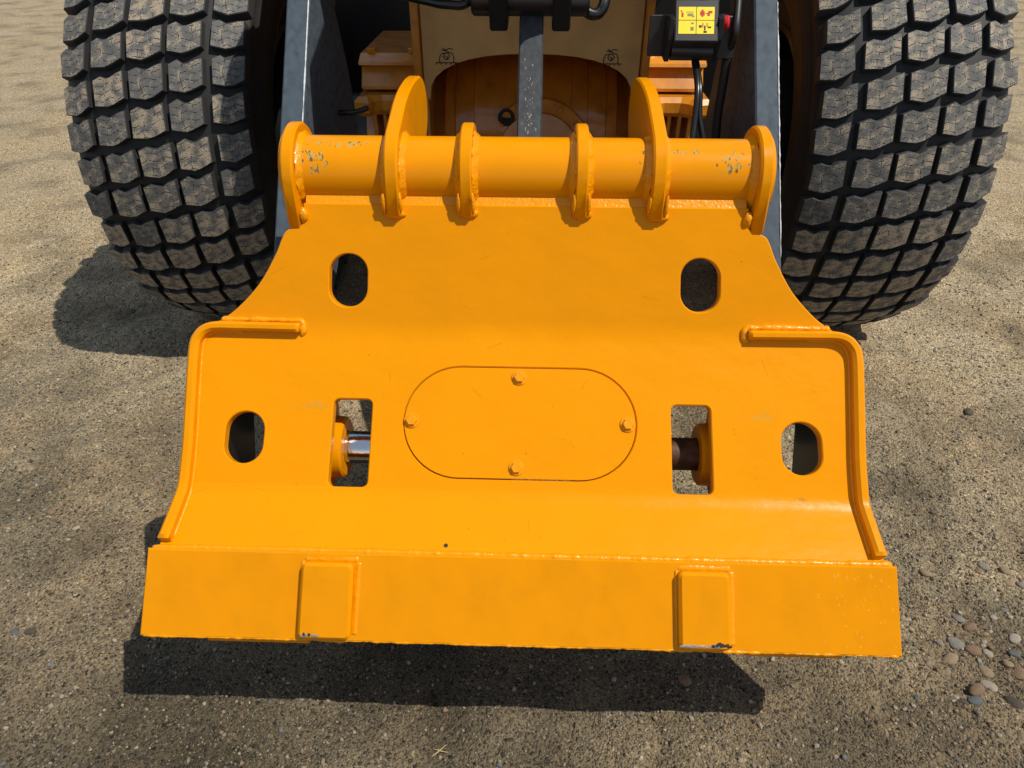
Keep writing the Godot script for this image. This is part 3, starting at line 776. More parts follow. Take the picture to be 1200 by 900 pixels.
func control_box(L: Node3D) -> void:
	# black box on a bracket on the inner side of the right arm; its tilted lid bears a warning label
	var B := Node3D.new(); B.name = "control_box"; L.add_child(B); B.position = Vector3(.396, 1.206, 1.0)
	var st := start()
	slab(st, rect(-.100, -.052, .112, .042, .004), at_z, -.075, -.067, .001)
	slab(st, rect(.066, -.05, .108, .046, .004), at_z, -.066, -.03, .002)
	put("bracket", done(st), M.dark_plastic, B)
	for s in [-1.0, 1.0]:
		st = start()
		var x: float = s * .058
		slab(st, PackedVector2Array([Vector2(-.066, -.05), Vector2(-.02, -.055), Vector2(.012, .0), Vector2(.014, .045), Vector2(-.01, .052), Vector2(-.066, .04)]), at_x, x - .006, x + .006, .0015)
		lathe(st, PackedVector2Array([Vector2(0, .014), Vector2(.008, .013), Vector2(.008, 0)]), Vector3(x, .028, -.012), Vector3(s, 0, 0), 14)
		put("cheek", done(st), M.black_paint, B)
	var lid := Node3D.new(); lid.name = "lid"; B.add_child(lid); lid.position = Vector3(0, .032, -.005); lid.rotation.x = -.55
	st = start()
	slab(st, rect(-.052, -.046, .052, .052, .004), at_z, -.03, .012, .003)
	put("lid_plate", done(st), M.dark_plastic, lid)
	st = start()
	var lab := [Vector3(-.043, -.028, .0128), Vector3(.041, -.028, .0128), Vector3(.041, .034, .0128), Vector3(-.043, .034, .0128)]
	tri(st, lab[0], lab[1], lab[2], Vector3(0, 0, 1), Vector2(0, 1), Vector2(1, 1), Vector2(1, 0)); tri(st, lab[0], lab[2], lab[3], Vector3(0, 0, 1), Vector2(0, 1), Vector2(1, 0), Vector2(0, 0))
	put("warning_label", done(st), label_material(), lid)
	st = start()
	slab(st, PackedVector2Array([Vector2(-.045, -.05), Vector2(.045, -.05), Vector2(.05, -.02), Vector2(-.05, -.02)]), at_z, -.06, -.025, .003)
	lathe(st, PackedVector2Array([Vector2(-.05, 0), Vector2(-.05, .022), Vector2(.05, .022), Vector2(.05, 0)]), Vector3(0, -.03, -.02), Vector3(1, 0, 0), 16)
	put("body", done(st), M.black_paint, B)
	st = start()
	lathe(st, PackedVector2Array([Vector2(0, .010), Vector2(.004, .016), Vector2(.011, .016), Vector2(.015, .012), Vector2(.016, 0)]), Vector3(.066, .034, -.012), Vector3(1, .1, .25), 18)
	put("red_button", done(st), M.red_plastic, B)
	st = start()
	slab(st, PackedVector2Array([Vector2(.02, .0), Vector2(.05, -.01), Vector2(.058, .06), Vector2(.03, .07)]), at_z, -.035, -.03, .001)
	slab(st, PackedVector2Array([Vector2(-.03, .03), Vector2(.01, .03), Vector2(.012, .065), Vector2(-.028, .062)]), at_z, -.05, -.045, .001)
	var zc := put("metal_clip", done(st), M.zinc, B); zc.position = Vector3(0, .06, .0)
	st = start()
	tube(st, spline(PackedVector3Array([Vector3(.012, -.05, -.03), Vector3(.014, -.10, .05), Vector3(.010, -.17, .09), Vector3(.004, -.23, .12), Vector3(.0, -.34, .15)])), .0075, 8)
	put("cable", done(st), M.hose_rubber, B)
	st = start()
	tube(st, spline(PackedVector3Array([Vector3(.018, -.05, -.04), Vector3(.021, -.10, .04), Vector3(.024, -.16, .07), Vector3(.040, -.23, .10), Vector3(.05, -.34, .13)])), .0075, 8)
	put("cable", done(st), M.hose_rubber, B)
	st = start()
	tube(st, spline(PackedVector3Array([Vector3(.098, -.03, -.04), Vector3(.10, .0, -.02), Vector3(.10, .03, -.02), Vector3(.105, .08, -.06)])), .009, 8)
	tube(st, spline(PackedVector3Array([Vector3(.10, -.05, -.06), Vector3(.10, -.12, -.06), Vector3(.10, -.20, -.06), Vector3(.11, -.34, -.05)])), .012, 8)
	put("cable", done(st), M.black_rubber, B)

func label_material() -> StandardMaterial3D:
	var im := Image.create(168, 124, false, Image.FORMAT_RGB8); im.fill(Color(0.98, 0.86, 0.10))
	var k := Color(0.08, 0.07, 0.05); var red := Color(0.72, 0.12, 0.08); var grey := Color(0.55, 0.5, 0.3)
	im.fill_rect(Rect2i(82, 0, 3, 124), k); im.fill_rect(Rect2i(0, 60, 168, 3), k)
	for r in [[100, 20, 22, 20, red], [106, 12, 10, 34, red], [126, 28, 14, 5, red], [138, 18, 20, 12, red], [134, 26, 12, 16, red], [12, 26, 10, 22, red], [8, 16, 8, 8, red], [34, 22, 36, 4, grey], [40, 30, 28, 14, grey], [62, 40, 12, 8, grey], [96, 84, 14, 12, k], [112, 74, 5, 20, red], [120, 86, 8, 22, k], [132, 74, 5, 18, red], [138, 90, 16, 8, k], [118, 110, 16, 10, k], [56, 92, 16, 18, grey], [58, 72, 14, 8, grey]]:
		im.fill_rect(Rect2i(r[0], r[1], r[2], r[3]), r[4])
	var m := StandardMaterial3D.new(); m.resource_name = "warning_label"; m.albedo_texture = ImageTexture.create_from_image(im); m.roughness = 0.4
	return m

# ------------------------------------------------------------------ coupler
# The face of the coupler is one bent plate. v runs up it along the bends (metres), u = x, off = distance in front of it.
var PV := PackedVector3Array()   # (y, z, elevation of the normal) every 2 mm from v = -0.02
const PV0 := -0.02

func elev(v: float) -> float:
	var e := 35.0
	e = lerpf(e, 70.0, smoothstep(0.158, 0.168, v))
	e = lerpf(e, 42.0, smoothstep(0.267, 0.317, v))
	e = lerpf(e, 24.0, smoothstep(0.605, 0.673, v))
	return deg_to_rad(e)

# true length and width of the plate, section by section, for each metre of the flat drawing that the outlines below use
const VK := [0.0, 0.1641, 0.2931, 0.639, 0.9134]
const VS := [1.025, 0.9643, 0.9581, 0.9292]
const UK := [1.0, 0.9816, 0.9784, 0.959, 0.9275]

func stretch(v: float) -> float:
	for i in 4:
		if v < VK[i + 1]: return VS[i]
	return VS[3]

func breadth(v: float) -> float:
	for i in 4:
		if v < VK[i + 1]: return lerpf(UK[i], UK[i + 1], clampf((v - VK[i]) / (VK[i + 1] - VK[i]), 0.0, 1.0))
	return UK[4]

func make_profile() -> void:
	var y := 0.3331; var z := 2.0775; var s := 0.002
	y -= cos(deg_to_rad(35.0)) * 0.0205; z += sin(deg_to_rad(35.0)) * 0.0205
	for i in 560:
		var e := elev(PV0 + i * s)
		PV.append(Vector3(y, z, e))
		var em := elev(PV0 + (i + 0.5) * s)
		var l := s * stretch(PV0 + (i + 0.5) * s)
		y += cos(em) * l; z -= sin(em) * l

func P(p: Vector2, off: float) -> Vector3:
	var t := clampf((p.y - PV0) / 0.002, 0.0, PV.size() - 1.001)
	var i := int(t); var q := PV[i].lerp(PV[i + 1], t - i)
	return Vector3(p.x * breadth(p.y), q.x + sin(q.z) * off, q.y + cos(q.z) * off)

func NV(v: float) -> Vector3: return Vector3(0, sin(elev(v)), cos(elev(v)))

func dense(p: PackedVector2Array, step: float) -> PackedVector2Array:
	var r := PackedVector2Array()
	for i in p.size():
		var b := p[(i + 1) % p.size()]; var k := maxi(1, int(ceil(p[i].distance_to(b) / step)))
		for j in k: r.append(p[i].lerp(b, float(j) / k))
	return r

func rounded(p: PackedVector2Array, radii: Array, k := 5) -> PackedVector2Array:
	var r := PackedVector2Array(); var n := p.size()
	for i in n:
		var rad: float = radii[i % radii.size()]
		var a := (p[(i + n - 1) % n] - p[i]); var b := (p[(i + 1) % n] - p[i])
		var d := minf(rad, minf(a.length(), b.length()) * 0.49)
		if rad <= 0.0: r.append(p[i]); continue
		var s := p[i] + a.normalized() * d; var e := p[i] + b.normalized() * d
		for j in k + 1:
			var t := float(j) / k
			r.append(s.lerp(p[i], t).lerp(p[i].lerp(e, t), t))
	return r

func sheet(outline: PackedVector2Array, holes: Array, front: float, back: float, bev: float, with_back := true) -> ArrayMesh:
	# a plate that follows the bends, cut to an outline with holes, its edges broken
	var st := start()
	outline = dense(outline, 0.012)
	var cut := []
	for h in holes: cut.append(dense(h, 0.010))
	var inn := grown(outline, -bev)
	var inh := []
	for h in cut: inh.append(grown(h, bev))
	var lo := 10.0; var hi := -10.0
	for q in outline: lo = minf(lo, q.y); hi = maxf(hi, q.y)
	var layers := [[inn, inh, front, 1.0]]
	if with_back: layers.append([outline, cut, back, -1.0])
	for L in layers:
		st.set_smooth_group(1)
		var v := lo
		while v < hi:
			var v1 := minf(v + 0.010, hi)
			var band := PackedVector2Array([Vector2(-2, v), Vector2(2, v), Vector2(2, v1), Vector2(-2, v1)])
			var bits: Array = Geometry2D.intersect_polygons(band, L[0])
			for h in L[1]:
				var nxt := []
				for b in bits:
					for c in Geometry2D.clip_polygons(b, h): nxt.append(c)
				bits = nxt
			for b in bits:
				var idx := Geometry2D.triangulate_polygon(b)
				for i in range(0, idx.size(), 3):
					var t := [b[idx[i]], b[idx[i + 1]], b[idx[i + 2]]]
					var uv := []
					for q in t: uv.append(Vector2((q.x + 0.75) / 1.5, 1.0 - q.y / 1.0))
					tri(st, P(t[0], L[2]), P(t[1], L[2]), P(t[2], L[2]), NV(v) * L[3], uv[0], uv[1], uv[2])
			v = v1
	var loops := [[outline, inn, 1.0]]
	for i in cut.size(): loops.append([cut[i], inh[i], -1.0])
	for lp in loops:
		var o: PackedVector2Array = lp[0]; var n: PackedVector2Array = lp[1]; var nn := outline_normals(o)
		for i in o.size():
			var j := (i + 1) % o.size()
			var od: Vector2 = (nn[i] + nn[j]) * lp[2]
			var ov := P(o[i] + od * 0.01, 0) - P(o[i], 0)
			var uv := Vector2((o[i].x + 0.75) / 1.5, 1.0 - o[i].y)
			st.set_smooth_group(2)
			tri(st, P(o[i], front - bev), P(o[j], front - bev), P(o[j], back), ov, uv, uv, uv); tri(st, P(o[i], front - bev), P(o[j], back), P(o[i], back), ov, uv, uv, uv)
			st.set_smooth_group(3)
			var fo := ov.normalized() + NV(o[i].y)
			tri(st, P(n[i], front), P(n[j], front), P(o[j], front - bev), fo, uv, uv, uv); tri(st, P(n[i], front), P(o[j], front - bev), P(o[i], front - bev), fo, uv, uv, uv)
	return done(st)

func mirror(p: PackedVector2Array) -> PackedVector2Array:
	var r := PackedVector2Array()
	for q in p: r.append(Vector2(-q.x, q.y))
	r.reverse()
	return r

func curve2(p: PackedVector2Array, k := 6) -> PackedVector2Array:
	var r := PackedVector2Array()
	for i in p.size() - 1:
		for j in k: r.append(p[i].cubic_interpolate(p[i + 1], p[maxi(i - 1, 0)], p[mini(i + 2, p.size() - 1)], float(j) / k))
	r.append(p[p.size() - 1])
	return r

func bead(path: PackedVector2Array, off: float, r: float, wob := 0.5, step := 0.0035) -> PackedVector3Array:
	var q := PackedVector3Array()
	for p in path: q.append(P(p, off))
	return resample(q, step)

func blob(st: SurfaceTool, c: Vector3, r: Vector3, s: int) -> void:
	var nz := noise(1.2, s, 2)
	st.set_smooth_group(1)
	var n := 10; var m := 6
	var pt := func(i: int, j: int) -> Vector3:
		var a := TAU_ * i / n; var b := PI * j / m
		var d := Vector3(sin(b) * cos(a), cos(b), sin(b) * sin(a))
		return c + d * r * (1.0 + 0.35 * nz.get_noise_3dv(d * 1.2))
	for j in m:
		for i in n:
			var A: Vector3 = pt.call(i % n, j); var B: Vector3 = pt.call((i + 1) % n, j); var C: Vector3 = pt.call((i + 1) % n, j + 1); var D: Vector3 = pt.call(i % n, j + 1)
			tri(st, A, B, C, A + C - c * 2.0); tri(st, A, C, D, A + C - c * 2.0)
	st.set_smooth_group(-1)

func plate_material() -> StandardMaterial3D:
	# paint with faint runs, scribbles and rubbed places where the photograph shows them
	var n := Vector2i(1536, 1024)
	var im := Image.create(n.x, n.y, false, Image.FORMAT_RGB8)
	var a := noise(0.004, 5, 4); var b := noise(0.05, 6, 3)
	var base := YELLOW
	for y in range(0, n.y):
		for x in range(0, n.x):
			var k := 0.985 + 0.035 * a.get_noise_2d(x, y) + 0.012 * b.get_noise_2d(x, y)
			im.set_pixel(x, y, Color(base.r * k, base.g * k, base.b).linear_to_srgb())
	var r := RandomNumberGenerator.new(); r.seed = 8
	# marks: u, v, width, height, count, colour
	for s in [[-.445, .475, .055, .006, 90, Color(.42, .26, .10)], [-.43, .477, .02, .012, 60, Color(.36, .30, .2)], [.50, .478, .03, .016, 60, Color(.45, .28, .10)], [.50, .468, .028, .006, 60, Color(.40, .33, .2)], [.655, .05, .05, .05, 0, Color.WHITE], [.566, .30, .012, .006, 60, Color(.32, .16, .04)], [.54, .283, .02, .004, 30, Color(.45, .25, .06)], [-.06, .60, .04, .01, 10, Color(.45, .2, .03)], [.1, .41, .02, .02, 10, Color(.4, .2, .05)]]:
		for i in int(s[4]):
			var c: Color = s[5]
			var px := int((s[0] + r.randfn(0, 0.5) * s[2] + 0.75) / 1.5 * n.x); var py := int((1.0 - s[1] - r.randfn(0, 0.5) * s[3]) * n.y)
			var o := im.get_pixel(clampi(px, 0, n.x - 4), clampi(py, 0, n.y - 3))
			im.fill_rect(Rect2i(clampi(px, 0, n.x - 4), clampi(py, 0, n.y - 3), r.randi_range(1, 4), r.randi_range(1, 2)), o.lerp(c.linear_to_srgb(), r.randf_range(0.15, 0.6)))
	for i in 70:  # tiny specks
		var px := r.randi_range(4, n.x - 5); var py := r.randi_range(4, n.y - 5)
		im.fill_rect(Rect2i(px, py, r.randi_range(1, 2), r.randi_range(1, 2)), im.get_pixel(px, py).lerp(Color(.30, .15, .03), r.randf_range(.2, .7)))
	for i in 26:  # fine scratches and paint runs
		var px := r.randi_range(40, n.x - 90); var py := r.randi_range(40, n.y - 60); var d := Vector2.from_angle(r.randf() * 6.0); var l := r.randi_range(8, 40)
		for q in l:
			var xx := int(px + d.x * q); var yy := int(py + d.y * q)
			im.set_pixel(xx, yy, im.get_pixel(xx, yy).lerp(Color(.55, .28, .02), .35))
	var m := StandardMaterial3D.new(); m.resource_name = "coupler_paint"; m.albedo_texture = ImageTexture.create_from_image(im); m.roughness = 0.30
	m.metallic_specular = 0.22; m.clearcoat_enabled = true; m.clearcoat = 0.06; m.clearcoat_roughness = 0.10
	m.heightmap_enabled = true; m.heightmap_texture = noise_tex(0.012, 31, [], 1024, 5); m.heightmap_scale = 0.10
	return m

func tube_material() -> StandardMaterial3D:
	# painted tube; the paint is scraped off near both ends
	var n := Vector2i(1024, 256)
	var im := Image.create(n.x, n.y, false, Image.FORMAT_RGB8); var a := noise(0.01, 15, 4)
	var nz := noise(0.06, 16, 4)
	var r := RandomNumberGenerator.new(); r.seed = 3
	for y in n.y:
		for x in n.x:
			var k := 0.985 + 0.03 * a.get_noise_2d(x, y)
			var c := Color(YELLOW.r * k, YELLOW.g * k, YELLOW.b)
			var u := float(x) / n.x; var w := float(y) / n.y  # w 0..1 round the tube, 0.25 = up, 0.5 = towards the camera
			var chip := 0.0
			chip = maxf(chip, 1.25 - Vector2((u - 0.055) / 0.030, (w - 0.40) / 0.050).length())
			chip = maxf(chip, (1.0 - Vector2((u - 0.12) / 0.09, (w - 0.315) / 0.020).length()) * 0.95)
			chip = maxf(chip, 1.2 - Vector2((u - 0.925) / 0.030, (w - 0.40) / 0.055).length())
			chip = maxf(chip, (0.85 - Vector2((u - 0.83) / 0.045, (w - 0.345) / 0.02).length()))
			chip = maxf(chip, (0.95 - Vector2((u - 0.745 + (w - 0.34) * 0.25) / 0.006, (w - 0.345) / 0.02).length()))
			chip = maxf(chip, (0.7 - Vector2((u - 0.735) / 0.005, (w - 0.40) / 0.04).length()))
			var t := chip * 0.55 + nz.get_noise_2d(x * 0.9, y * 1.3) * 1.1 - 0.36
			if chip > 0.0 and t > 0.0:
				var m2 := Color(.42, .33, .12) if nz.get_noise_2d(x * 2 + 500, y * 2) > -0.12 else Color(.10, .06, .025)
				c = c.lerp(m2, clampf(t * 9.0, 0, 1) * 0.85)
			im.set_pixel(x, y, c.linear_to_srgb())
	var m := StandardMaterial3D.new(); m.resource_name = "scraped_tube_paint"; m.albedo_texture = ImageTexture.create_from_image(im); m.roughness = 0.27
	m.metallic_specular = 0.26; m.clearcoat_enabled = true; m.clearcoat = 0.10; m.clearcoat_roughness = 0.10
	return m

const KS := 0.922
const TA := Vector3(0.0, 1.0330, 1.4625)   # axis of the cross tube
const TUR := 0.0687

func make_coupler() -> void:
	make_profile()
	var base := Vector3.ZERO
	var C := thing("attachment_coupler", "large bright yellow steel attachment coupler plate with cross tube on the loader arms", "coupler")
	var Y: Material = M.yellow_paint; var W: Material = M.weld_paint
	var st: SurfaceTool
	# ---- face plate
	var half := PackedVector2Array([Vector2(.703, .166), Vector2(.703, .200), Vector2(.700, .265), Vector2(.699, .30), Vector2(.700, .40), Vector2(.704, .50), Vector2(.710, .575)])
	half.append_array(curve2(PackedVector2Array([Vector2(.709, .592), Vector2(.697, .628), Vector2(.660, .652)]), 4))
	half.append_array(curve2(PackedVector2Array([Vector2(.655, .655), Vector2(.618, .682), Vector2(.570, .737), Vector2(.536, .800), Vector2(.522, .836), Vector2(.512, .853), Vector2(.492, .861), Vector2(.480, .866), Vector2(.477, .880), Vector2(.476, .912)]), 4))
	var outline := half.duplicate(); outline.append_array(mirror(half))
	var holes := []
	for s in [-1.0, 1.0]:
		holes.append(rect(s * .376 - .0415, .690, s * .376 + .0415, .806, .0405, 8))
		holes.append(rect(s * .577 - .041, .350, s * .577 + .041, .460, .040, 8))
		holes.append(rect(s * .353 - .041, .306, s * .353 + .041, .491, .012, 3))
	var seam := PackedVector2Array()
	for i in 25: seam.append(Vector2(.122, .446) + Vector2(cos(-PI / 2 + PI * i / 24), sin(-PI / 2 + PI * i / 24)) * .1185)
	for i in 25: seam.append(Vector2(-.126, .446) + Vector2(cos(PI / 2 + PI * i / 24), sin(PI / 2 + PI * i / 24)) * .1185)
	holes.append(seam)
	var plate := put("face_plate", sheet(outline, holes, 0.0, -0.022, 0.0022), plate_material(), C)
	# drilled hole, drawn as a dark disc for the shade inside
	st = start(); lathe(st, PackedVector2Array([Vector2(.0006, 0), Vector2(.0006, .0042)]), P(Vector2(-.14, .184), 0), NV(.184), 16)
	put("drilled_hole", done(st), M.burnt_black, plate)
	# ---- raised rails along both edges
	for s in [-1.0, 1.0]:
		var cl := PackedVector2Array([Vector2(.475, .642), Vector2(.60, .643), Vector2(.652, .643), Vector2(.676, .636), Vector2(.690, .620), Vector2(.696, .597), Vector2(.694, .54), Vector2(.689, .45), Vector2(.6855, .38), Vector2(.685, .300), Vector2(.687, .24), Vector2(.690, .178)])
		cl = curve2(cl, 4)
		var a := PackedVector2Array(); var b := PackedVector2Array()
		for i in cl.size():
			var t := (cl[mini(i + 1, cl.size() - 1)] - cl[maxi(i - 1, 0)]).normalized(); var nn := Vector2(-t.y, t.x)
			a.append(cl[i] + nn * .0120); b.append(cl[i] - nn * .0100)
		b.reverse()
		var band := a.duplicate(); band.append_array(b)
		if s < 0: band = mirror(band)
		var rail := put("edge_rail", sheet(band, [], 0.023, -0.001, 0.006, false), Y, C)
		st = start()
		var bd := PackedVector2Array()
		for i in range(4, cl.size() - 1):
			var t := (cl[mini(i + 1, cl.size() - 1)] - cl[maxi(i - 1, 0)]).normalized(); var nn := Vector2(-t.y, t.x)
			var q := cl[i] - nn * .0105
			bd.append(Vector2(q.x * s, q.y))
		tube(st, bead(bd, .0, .006), .0040, 8, .25)
		tube(st, bead(PackedVector2Array([Vector2(s * .473, .626), Vector2(s * .470, .634), Vector2(s * .470, .650), Vector2(s * .476, .658), Vector2(s * .52, .659), Vector2(s * .60, .659), Vector2(s * .648, .658)]), .001, .006), .0065, 8, .5)
		put("weld_bead", done(st), W, rail)
	# ---- bottom bar
	st = start()
	var bar := PackedVector2Array([Vector2(-.721, .0), Vector2(.721, .0), Vector2(.722, .164), Vector2(-.722, .164)])
	slab(st, bar, P, -.085, 0.004, .003)
	var bb := put("bottom_bar", done(st), Y, C)
	st = start()
	tube(st, bead(PackedVector2Array([Vector2(-.715, .167), Vector2(-.3, .168), Vector2(.1, .167), Vector2(.715, .168)]), -.003, .006), .0062, 8, .35)
	put("weld_bead", done(st), W, bb)
	st = start()
	tube(st, bead(PackedVector2Array([Vector2(-.715, .001), Vector2(.715, .001)]), .001, .003), .0028, 6, .8)
	put("lower_edge_bead", done(st), W, bb)
	for s in [[.44, .62], [-.60, -.40]]:
		st = start(); slab(st, rect(s[0], -.014, s[1], -.0005), P, -.080, -.020, .002)
		put("heel_plate", done(st), Y, bb)
	# runs and dribbles in the paint at the right end
	st = start()
	for i in 46:
		var u := .45 + .26 * pow(rng.randf(), 0.55); var v := .012 + .135 * rng.randf()
		if u < .60 and rng.randf() < 0.72: continue
		flat_blob(st, Vector2(u, v), .0038, rng.randf_range(.002, .005), rng.randf_range(.002, .008), rng.randf_range(.0003, .0008))
	put("paint_drips", done(st), W, bb).set_meta("kind", "stuff")
	# pads on the bar
	for s in [[-.424, -.300], [.293, .413]]:
		st = start()
		slab(st, rect(s[0] + .012, .008, s[1] - .012, .149, .011), P, .0, .023, .0055)
		var pad := put("stop_pad", done(st), Y, C)
		st = start()
		var x0: float = s[0] + .010; var x1: float = s[1] - .007
		tube(st, bead(PackedVector2Array([Vector2(x1, .010), Vector2(x1 + .001, .150)]), -.005, .008), .0105, 8, .10)
		tube(st, bead(PackedVector2Array([Vector2(x0, .152), Vector2(x1 + .003, .152)]), -.005, .008), .0105, 8, .10)
		tube(st, bead(PackedVector2Array([Vector2(x0 + .001, .148), Vector2(x0, .010)]), .003, .005), .0042, 8, .4)
		put("weld_bead", done(st), W, pad)
		# paint knocked off its lower edge
		st = start()
		var n := 34 if s[0] > 0 else 10
		for i in n:
			var u: float = s[0] + .018 + ((s[1] - s[0] - .035) * (rng.randf() if s[0] > 0 else rng.randf() * .35))
			chip(st, P(Vector2(u, .0152 + .0025 * rng.randf()), .0236), NV(.02), rng.randf_range(.003, .009), rng.randf_range(.0012, .0028))
		put("bare_metal_chip", done(st), M.bare_steel, pad)
		st = start()
		for i in (20 if s[0] > 0 else 5):
			var u: float = (s[0] + .07 + .035 * rng.randf()) if s[0] > 0 else s[0] + .02 + .02 * rng.randf()
			chip(st, P(Vector2(u, .0170 + .007 * rng.randf() * rng.randf()), .0240), NV(.02), rng.randf_range(.002, .006), rng.randf_range(.0015, .004))
		put("burnt_patch", done(st), M.burnt_black, pad)
	# ---- cover plate with its four bolts
	st = start()
	var cov := PackedVector2Array()
	for i in 25: cov.append(Vector2(.122, .446) + Vector2(cos(-PI / 2 + PI * i / 24), sin(-PI / 2 + PI * i / 24)) * .1165)
	for i in 25: cov.append(Vector2(-.126, .446) + Vector2(cos(PI / 2 + PI * i / 24), sin(PI / 2 + PI * i / 24)) * .1165)
	var rim := put("cover_plate", sheet(cov, [], .0022, -.012, .0010), plate.material_override, C)
	for q in [Vector2(-.004, .543), Vector2(-.2265, .448), Vector2(.222, .448), Vector2(-.0065, .353)]:
		st = start()
		hexbolt(st, P(q, .0024), NV(.45), .0118, .010, .0155)
		put("bolt", done(st), W, rim)
	# ---- cross tube
	st = start(); st.set_smooth_group(1)
	var seg := 64
	for i in 40:
		for k in seg:
			var v := []; var uv := []
			for q in [[i, k], [i + 1, k], [i + 1, k + 1], [i, k + 1]]:
				var u: float = float(q[0]) / 40; var w: float = float(q[1]) / seg
				var a := PI - TAU_ * w   # w = .25 looks up, .5 looks at the camera
				v.append(TA + Vector3(lerpf(-.510, .510, u) * KS, sin(a) * TUR, cos(a) * TUR)); uv.append(Vector2(u, w))
			var o: Vector3 = v[0] + v[2] - TA * 2.0; o.x = 0
			tri(st, v[0], v[1], v[2], o, uv[0], uv[1], uv[2]); tri(st, v[0], v[2], v[3], o, uv[0], uv[2], uv[3])
	var ct := put("cross_tube", done(st), tube_material(), C)
	st = start(); st.set_smooth_group(1)
	var sec := func(i: int, k: int) -> Vector3:   # a flat fillet between the tube and the upper edge of the plate
		var x := lerpf(-.474, .474, i / 240.0) * KS
		var t := k / 4.0
		var ang := deg_to_rad(-24.0)
		var a := TA + Vector3(0, sin(ang), cos(ang)) * (TUR - .0005)
		var b := P(Vector2(0, .9050 + .003 * weld_noise.get_noise_1d(i * 1.7)), -.0002)
		var m := P(Vector2(0, .9115), -.002 + .0008 * weld_noise.get_noise_1d(i * 2.6 + 400.0))
		var q := a.lerp(m, t).lerp(m.lerp(b, t), t)
		return Vector3(x, q.y, q.z)
	for i in 240:
		for k in 4:
			var A: Vector3 = sec.call(i, k); var B: Vector3 = sec.call(i + 1, k); var D: Vector3 = sec.call(i, k + 1); var E: Vector3 = sec.call(i + 1, k + 1)
			quad(st, A, B, E, D, Vector3(0, .7, .7))
	st.set_smooth_group(-1)
	put("weld_bead", done(st), W, ct)
	# ---- rings round the tube
	for x in [-.124, .120]:
		st = start()
		slab(st, ring_outline(.103 * KS, .0), at_x, x * KS - .012, x * KS + .012, .003, true)
		var rg := put("tube_ring", done(st), Y, C)
		st = start()
		for s in [-1.0, 1.0]:
			fillet(st, x * KS + s * .012, s, .088 * KS)
		var foot := P(Vector2(x, .893), .006)
		blob(st, foot + Vector3(.003, .0, -.003), Vector3(.020, .010, .008), int(x * 1000) + 300)
		blob(st, foot + Vector3(.014, .022, .002), Vector3(.005, .022, .007), int(x * 1000) + 400)
		blob(st, foot + Vector3(-.014, .022, .002), Vector3(.005, .022, .007), int(x * 1000) + 450)
		put("weld_bead", done(st), W, rg)
	# ---- tall hook ears
	for x in [-.280, .280]:
		st = start()
		slab(st, ear_outline(), func(p: Vector2, d: float) -> Vector3: return Vector3(d - signf(d) * maxf(0.0, TA.z - p.x) * 0.04, p.y, p.x), x * KS - .0135, x * KS + .0135, .0035, true)
		var ear := put("hook_ear", done(st), Y, C)
		st = start()
		for s in [-1.0, 1.0]: fillet(st, x * KS + s * .0135, s, .084 * KS)
		var foot := P(Vector2(x, .890), .006)
		blob(st, foot + Vector3(.003, 0, -.003), Vector3(.022, .010, .009), int(x * 1000) + 500)
		blob(st, foot + Vector3(.016, .024, .002), Vector3(.005, .022, .007), int(x * 1000) + 600)
		blob(st, foot + Vector3(-.016, .024, .002), Vector3(.005, .022, .007), int(x * 1000) + 650)
		put("weld_bead", done(st), W, ear)
	# ---- end flanges of the tube
	for s in [-1.0, 1.0]:
		st = start()
		slab(st, ring_outline(.102 * KS, 1.0), at_x, s * .486 * KS, s * .513 * KS, .004, true)
		var fl := put("end_flange", done(st), Y, C)
		st = start()
		lathe(st, PackedVector2Array([Vector2(0, .081), Vector2(.007, .079), Vector2(.009, .074), Vector2(.009, 0)]), TA + Vector3(s * .513 * KS, 0, 0), Vector3(s, 0, 0), 40)
		put("end_cap", done(st), Y, fl)
		st = start()
		fillet(st, s * .486 * KS, -s, .084 * KS)
		blob(st, P(Vector2(s * .474, .886), .0), Vector3(.010, .018, .010), 700 + int(s))
		tube(st, bead(PackedVector2Array([Vector2(s * .474, .870), Vector2(s * .476, .90)]), -.006, .006), .007, 8, .5)
		put("weld_bead", done(st), W, fl)
	# ---- back side: lugs, lock pins with their collars
	for s in [-1.0, 1.0]:
		st = start()
		slab(st, dense(PackedVector2Array([Vector2(.19, -.023), Vector2(.62, -.023), Vector2(.60, -.07), Vector2(.50, -.19), Vector2(.36, -.24), Vector2(.24, -.12)]), .012), func(p: Vector2, d: float) -> Vector3: return P(Vector2(d, p.x), p.y), s * .640, s * .668, .003)
		put("outer_lug", done(st), M.black_paint, C)
		st = start()
		slab(st, dense(PackedVector2Array([Vector2(.25, -.023), Vector2(.56, -.023), Vector2(.50, -.12), Vector2(.43, -.17), Vector2(.33, -.17), Vector2(.28, -.10)]), .012), func(p: Vector2, d: float) -> Vector3: return P(Vector2(d, p.x), p.y), s * .418, s * .445, .003)
		put("inner_lug", done(st), Y, C)
		var pc := Vector3(0, .5096, 1.7157)
		st = start()
		lathe(st, PackedVector2Array([Vector2(.150, 0), Vector2(.150, .035), Vector2(.445, .035), Vector2(.445, 0)]), pc, Vector3(s, 0, 0), 40)
		var pin := put("lock_pin", done(st), M.chrome if s < 0 else M.rusty_steel, C)
		pin.set_meta("label", "shiny chrome lock pin" if s < 0 else "rusty brown lock pin")
		st = start()
		lathe(st, PackedVector2Array([Vector2(.376, .036), Vector2(.376, .060), Vector2(.380, .066), Vector2(.404, .068), Vector2(.45, .067), Vector2(.45, .0)]), pc, Vector3(s, 0, 0), 40)
		put("pin_collar", done(st), Y, C)
	st = start()
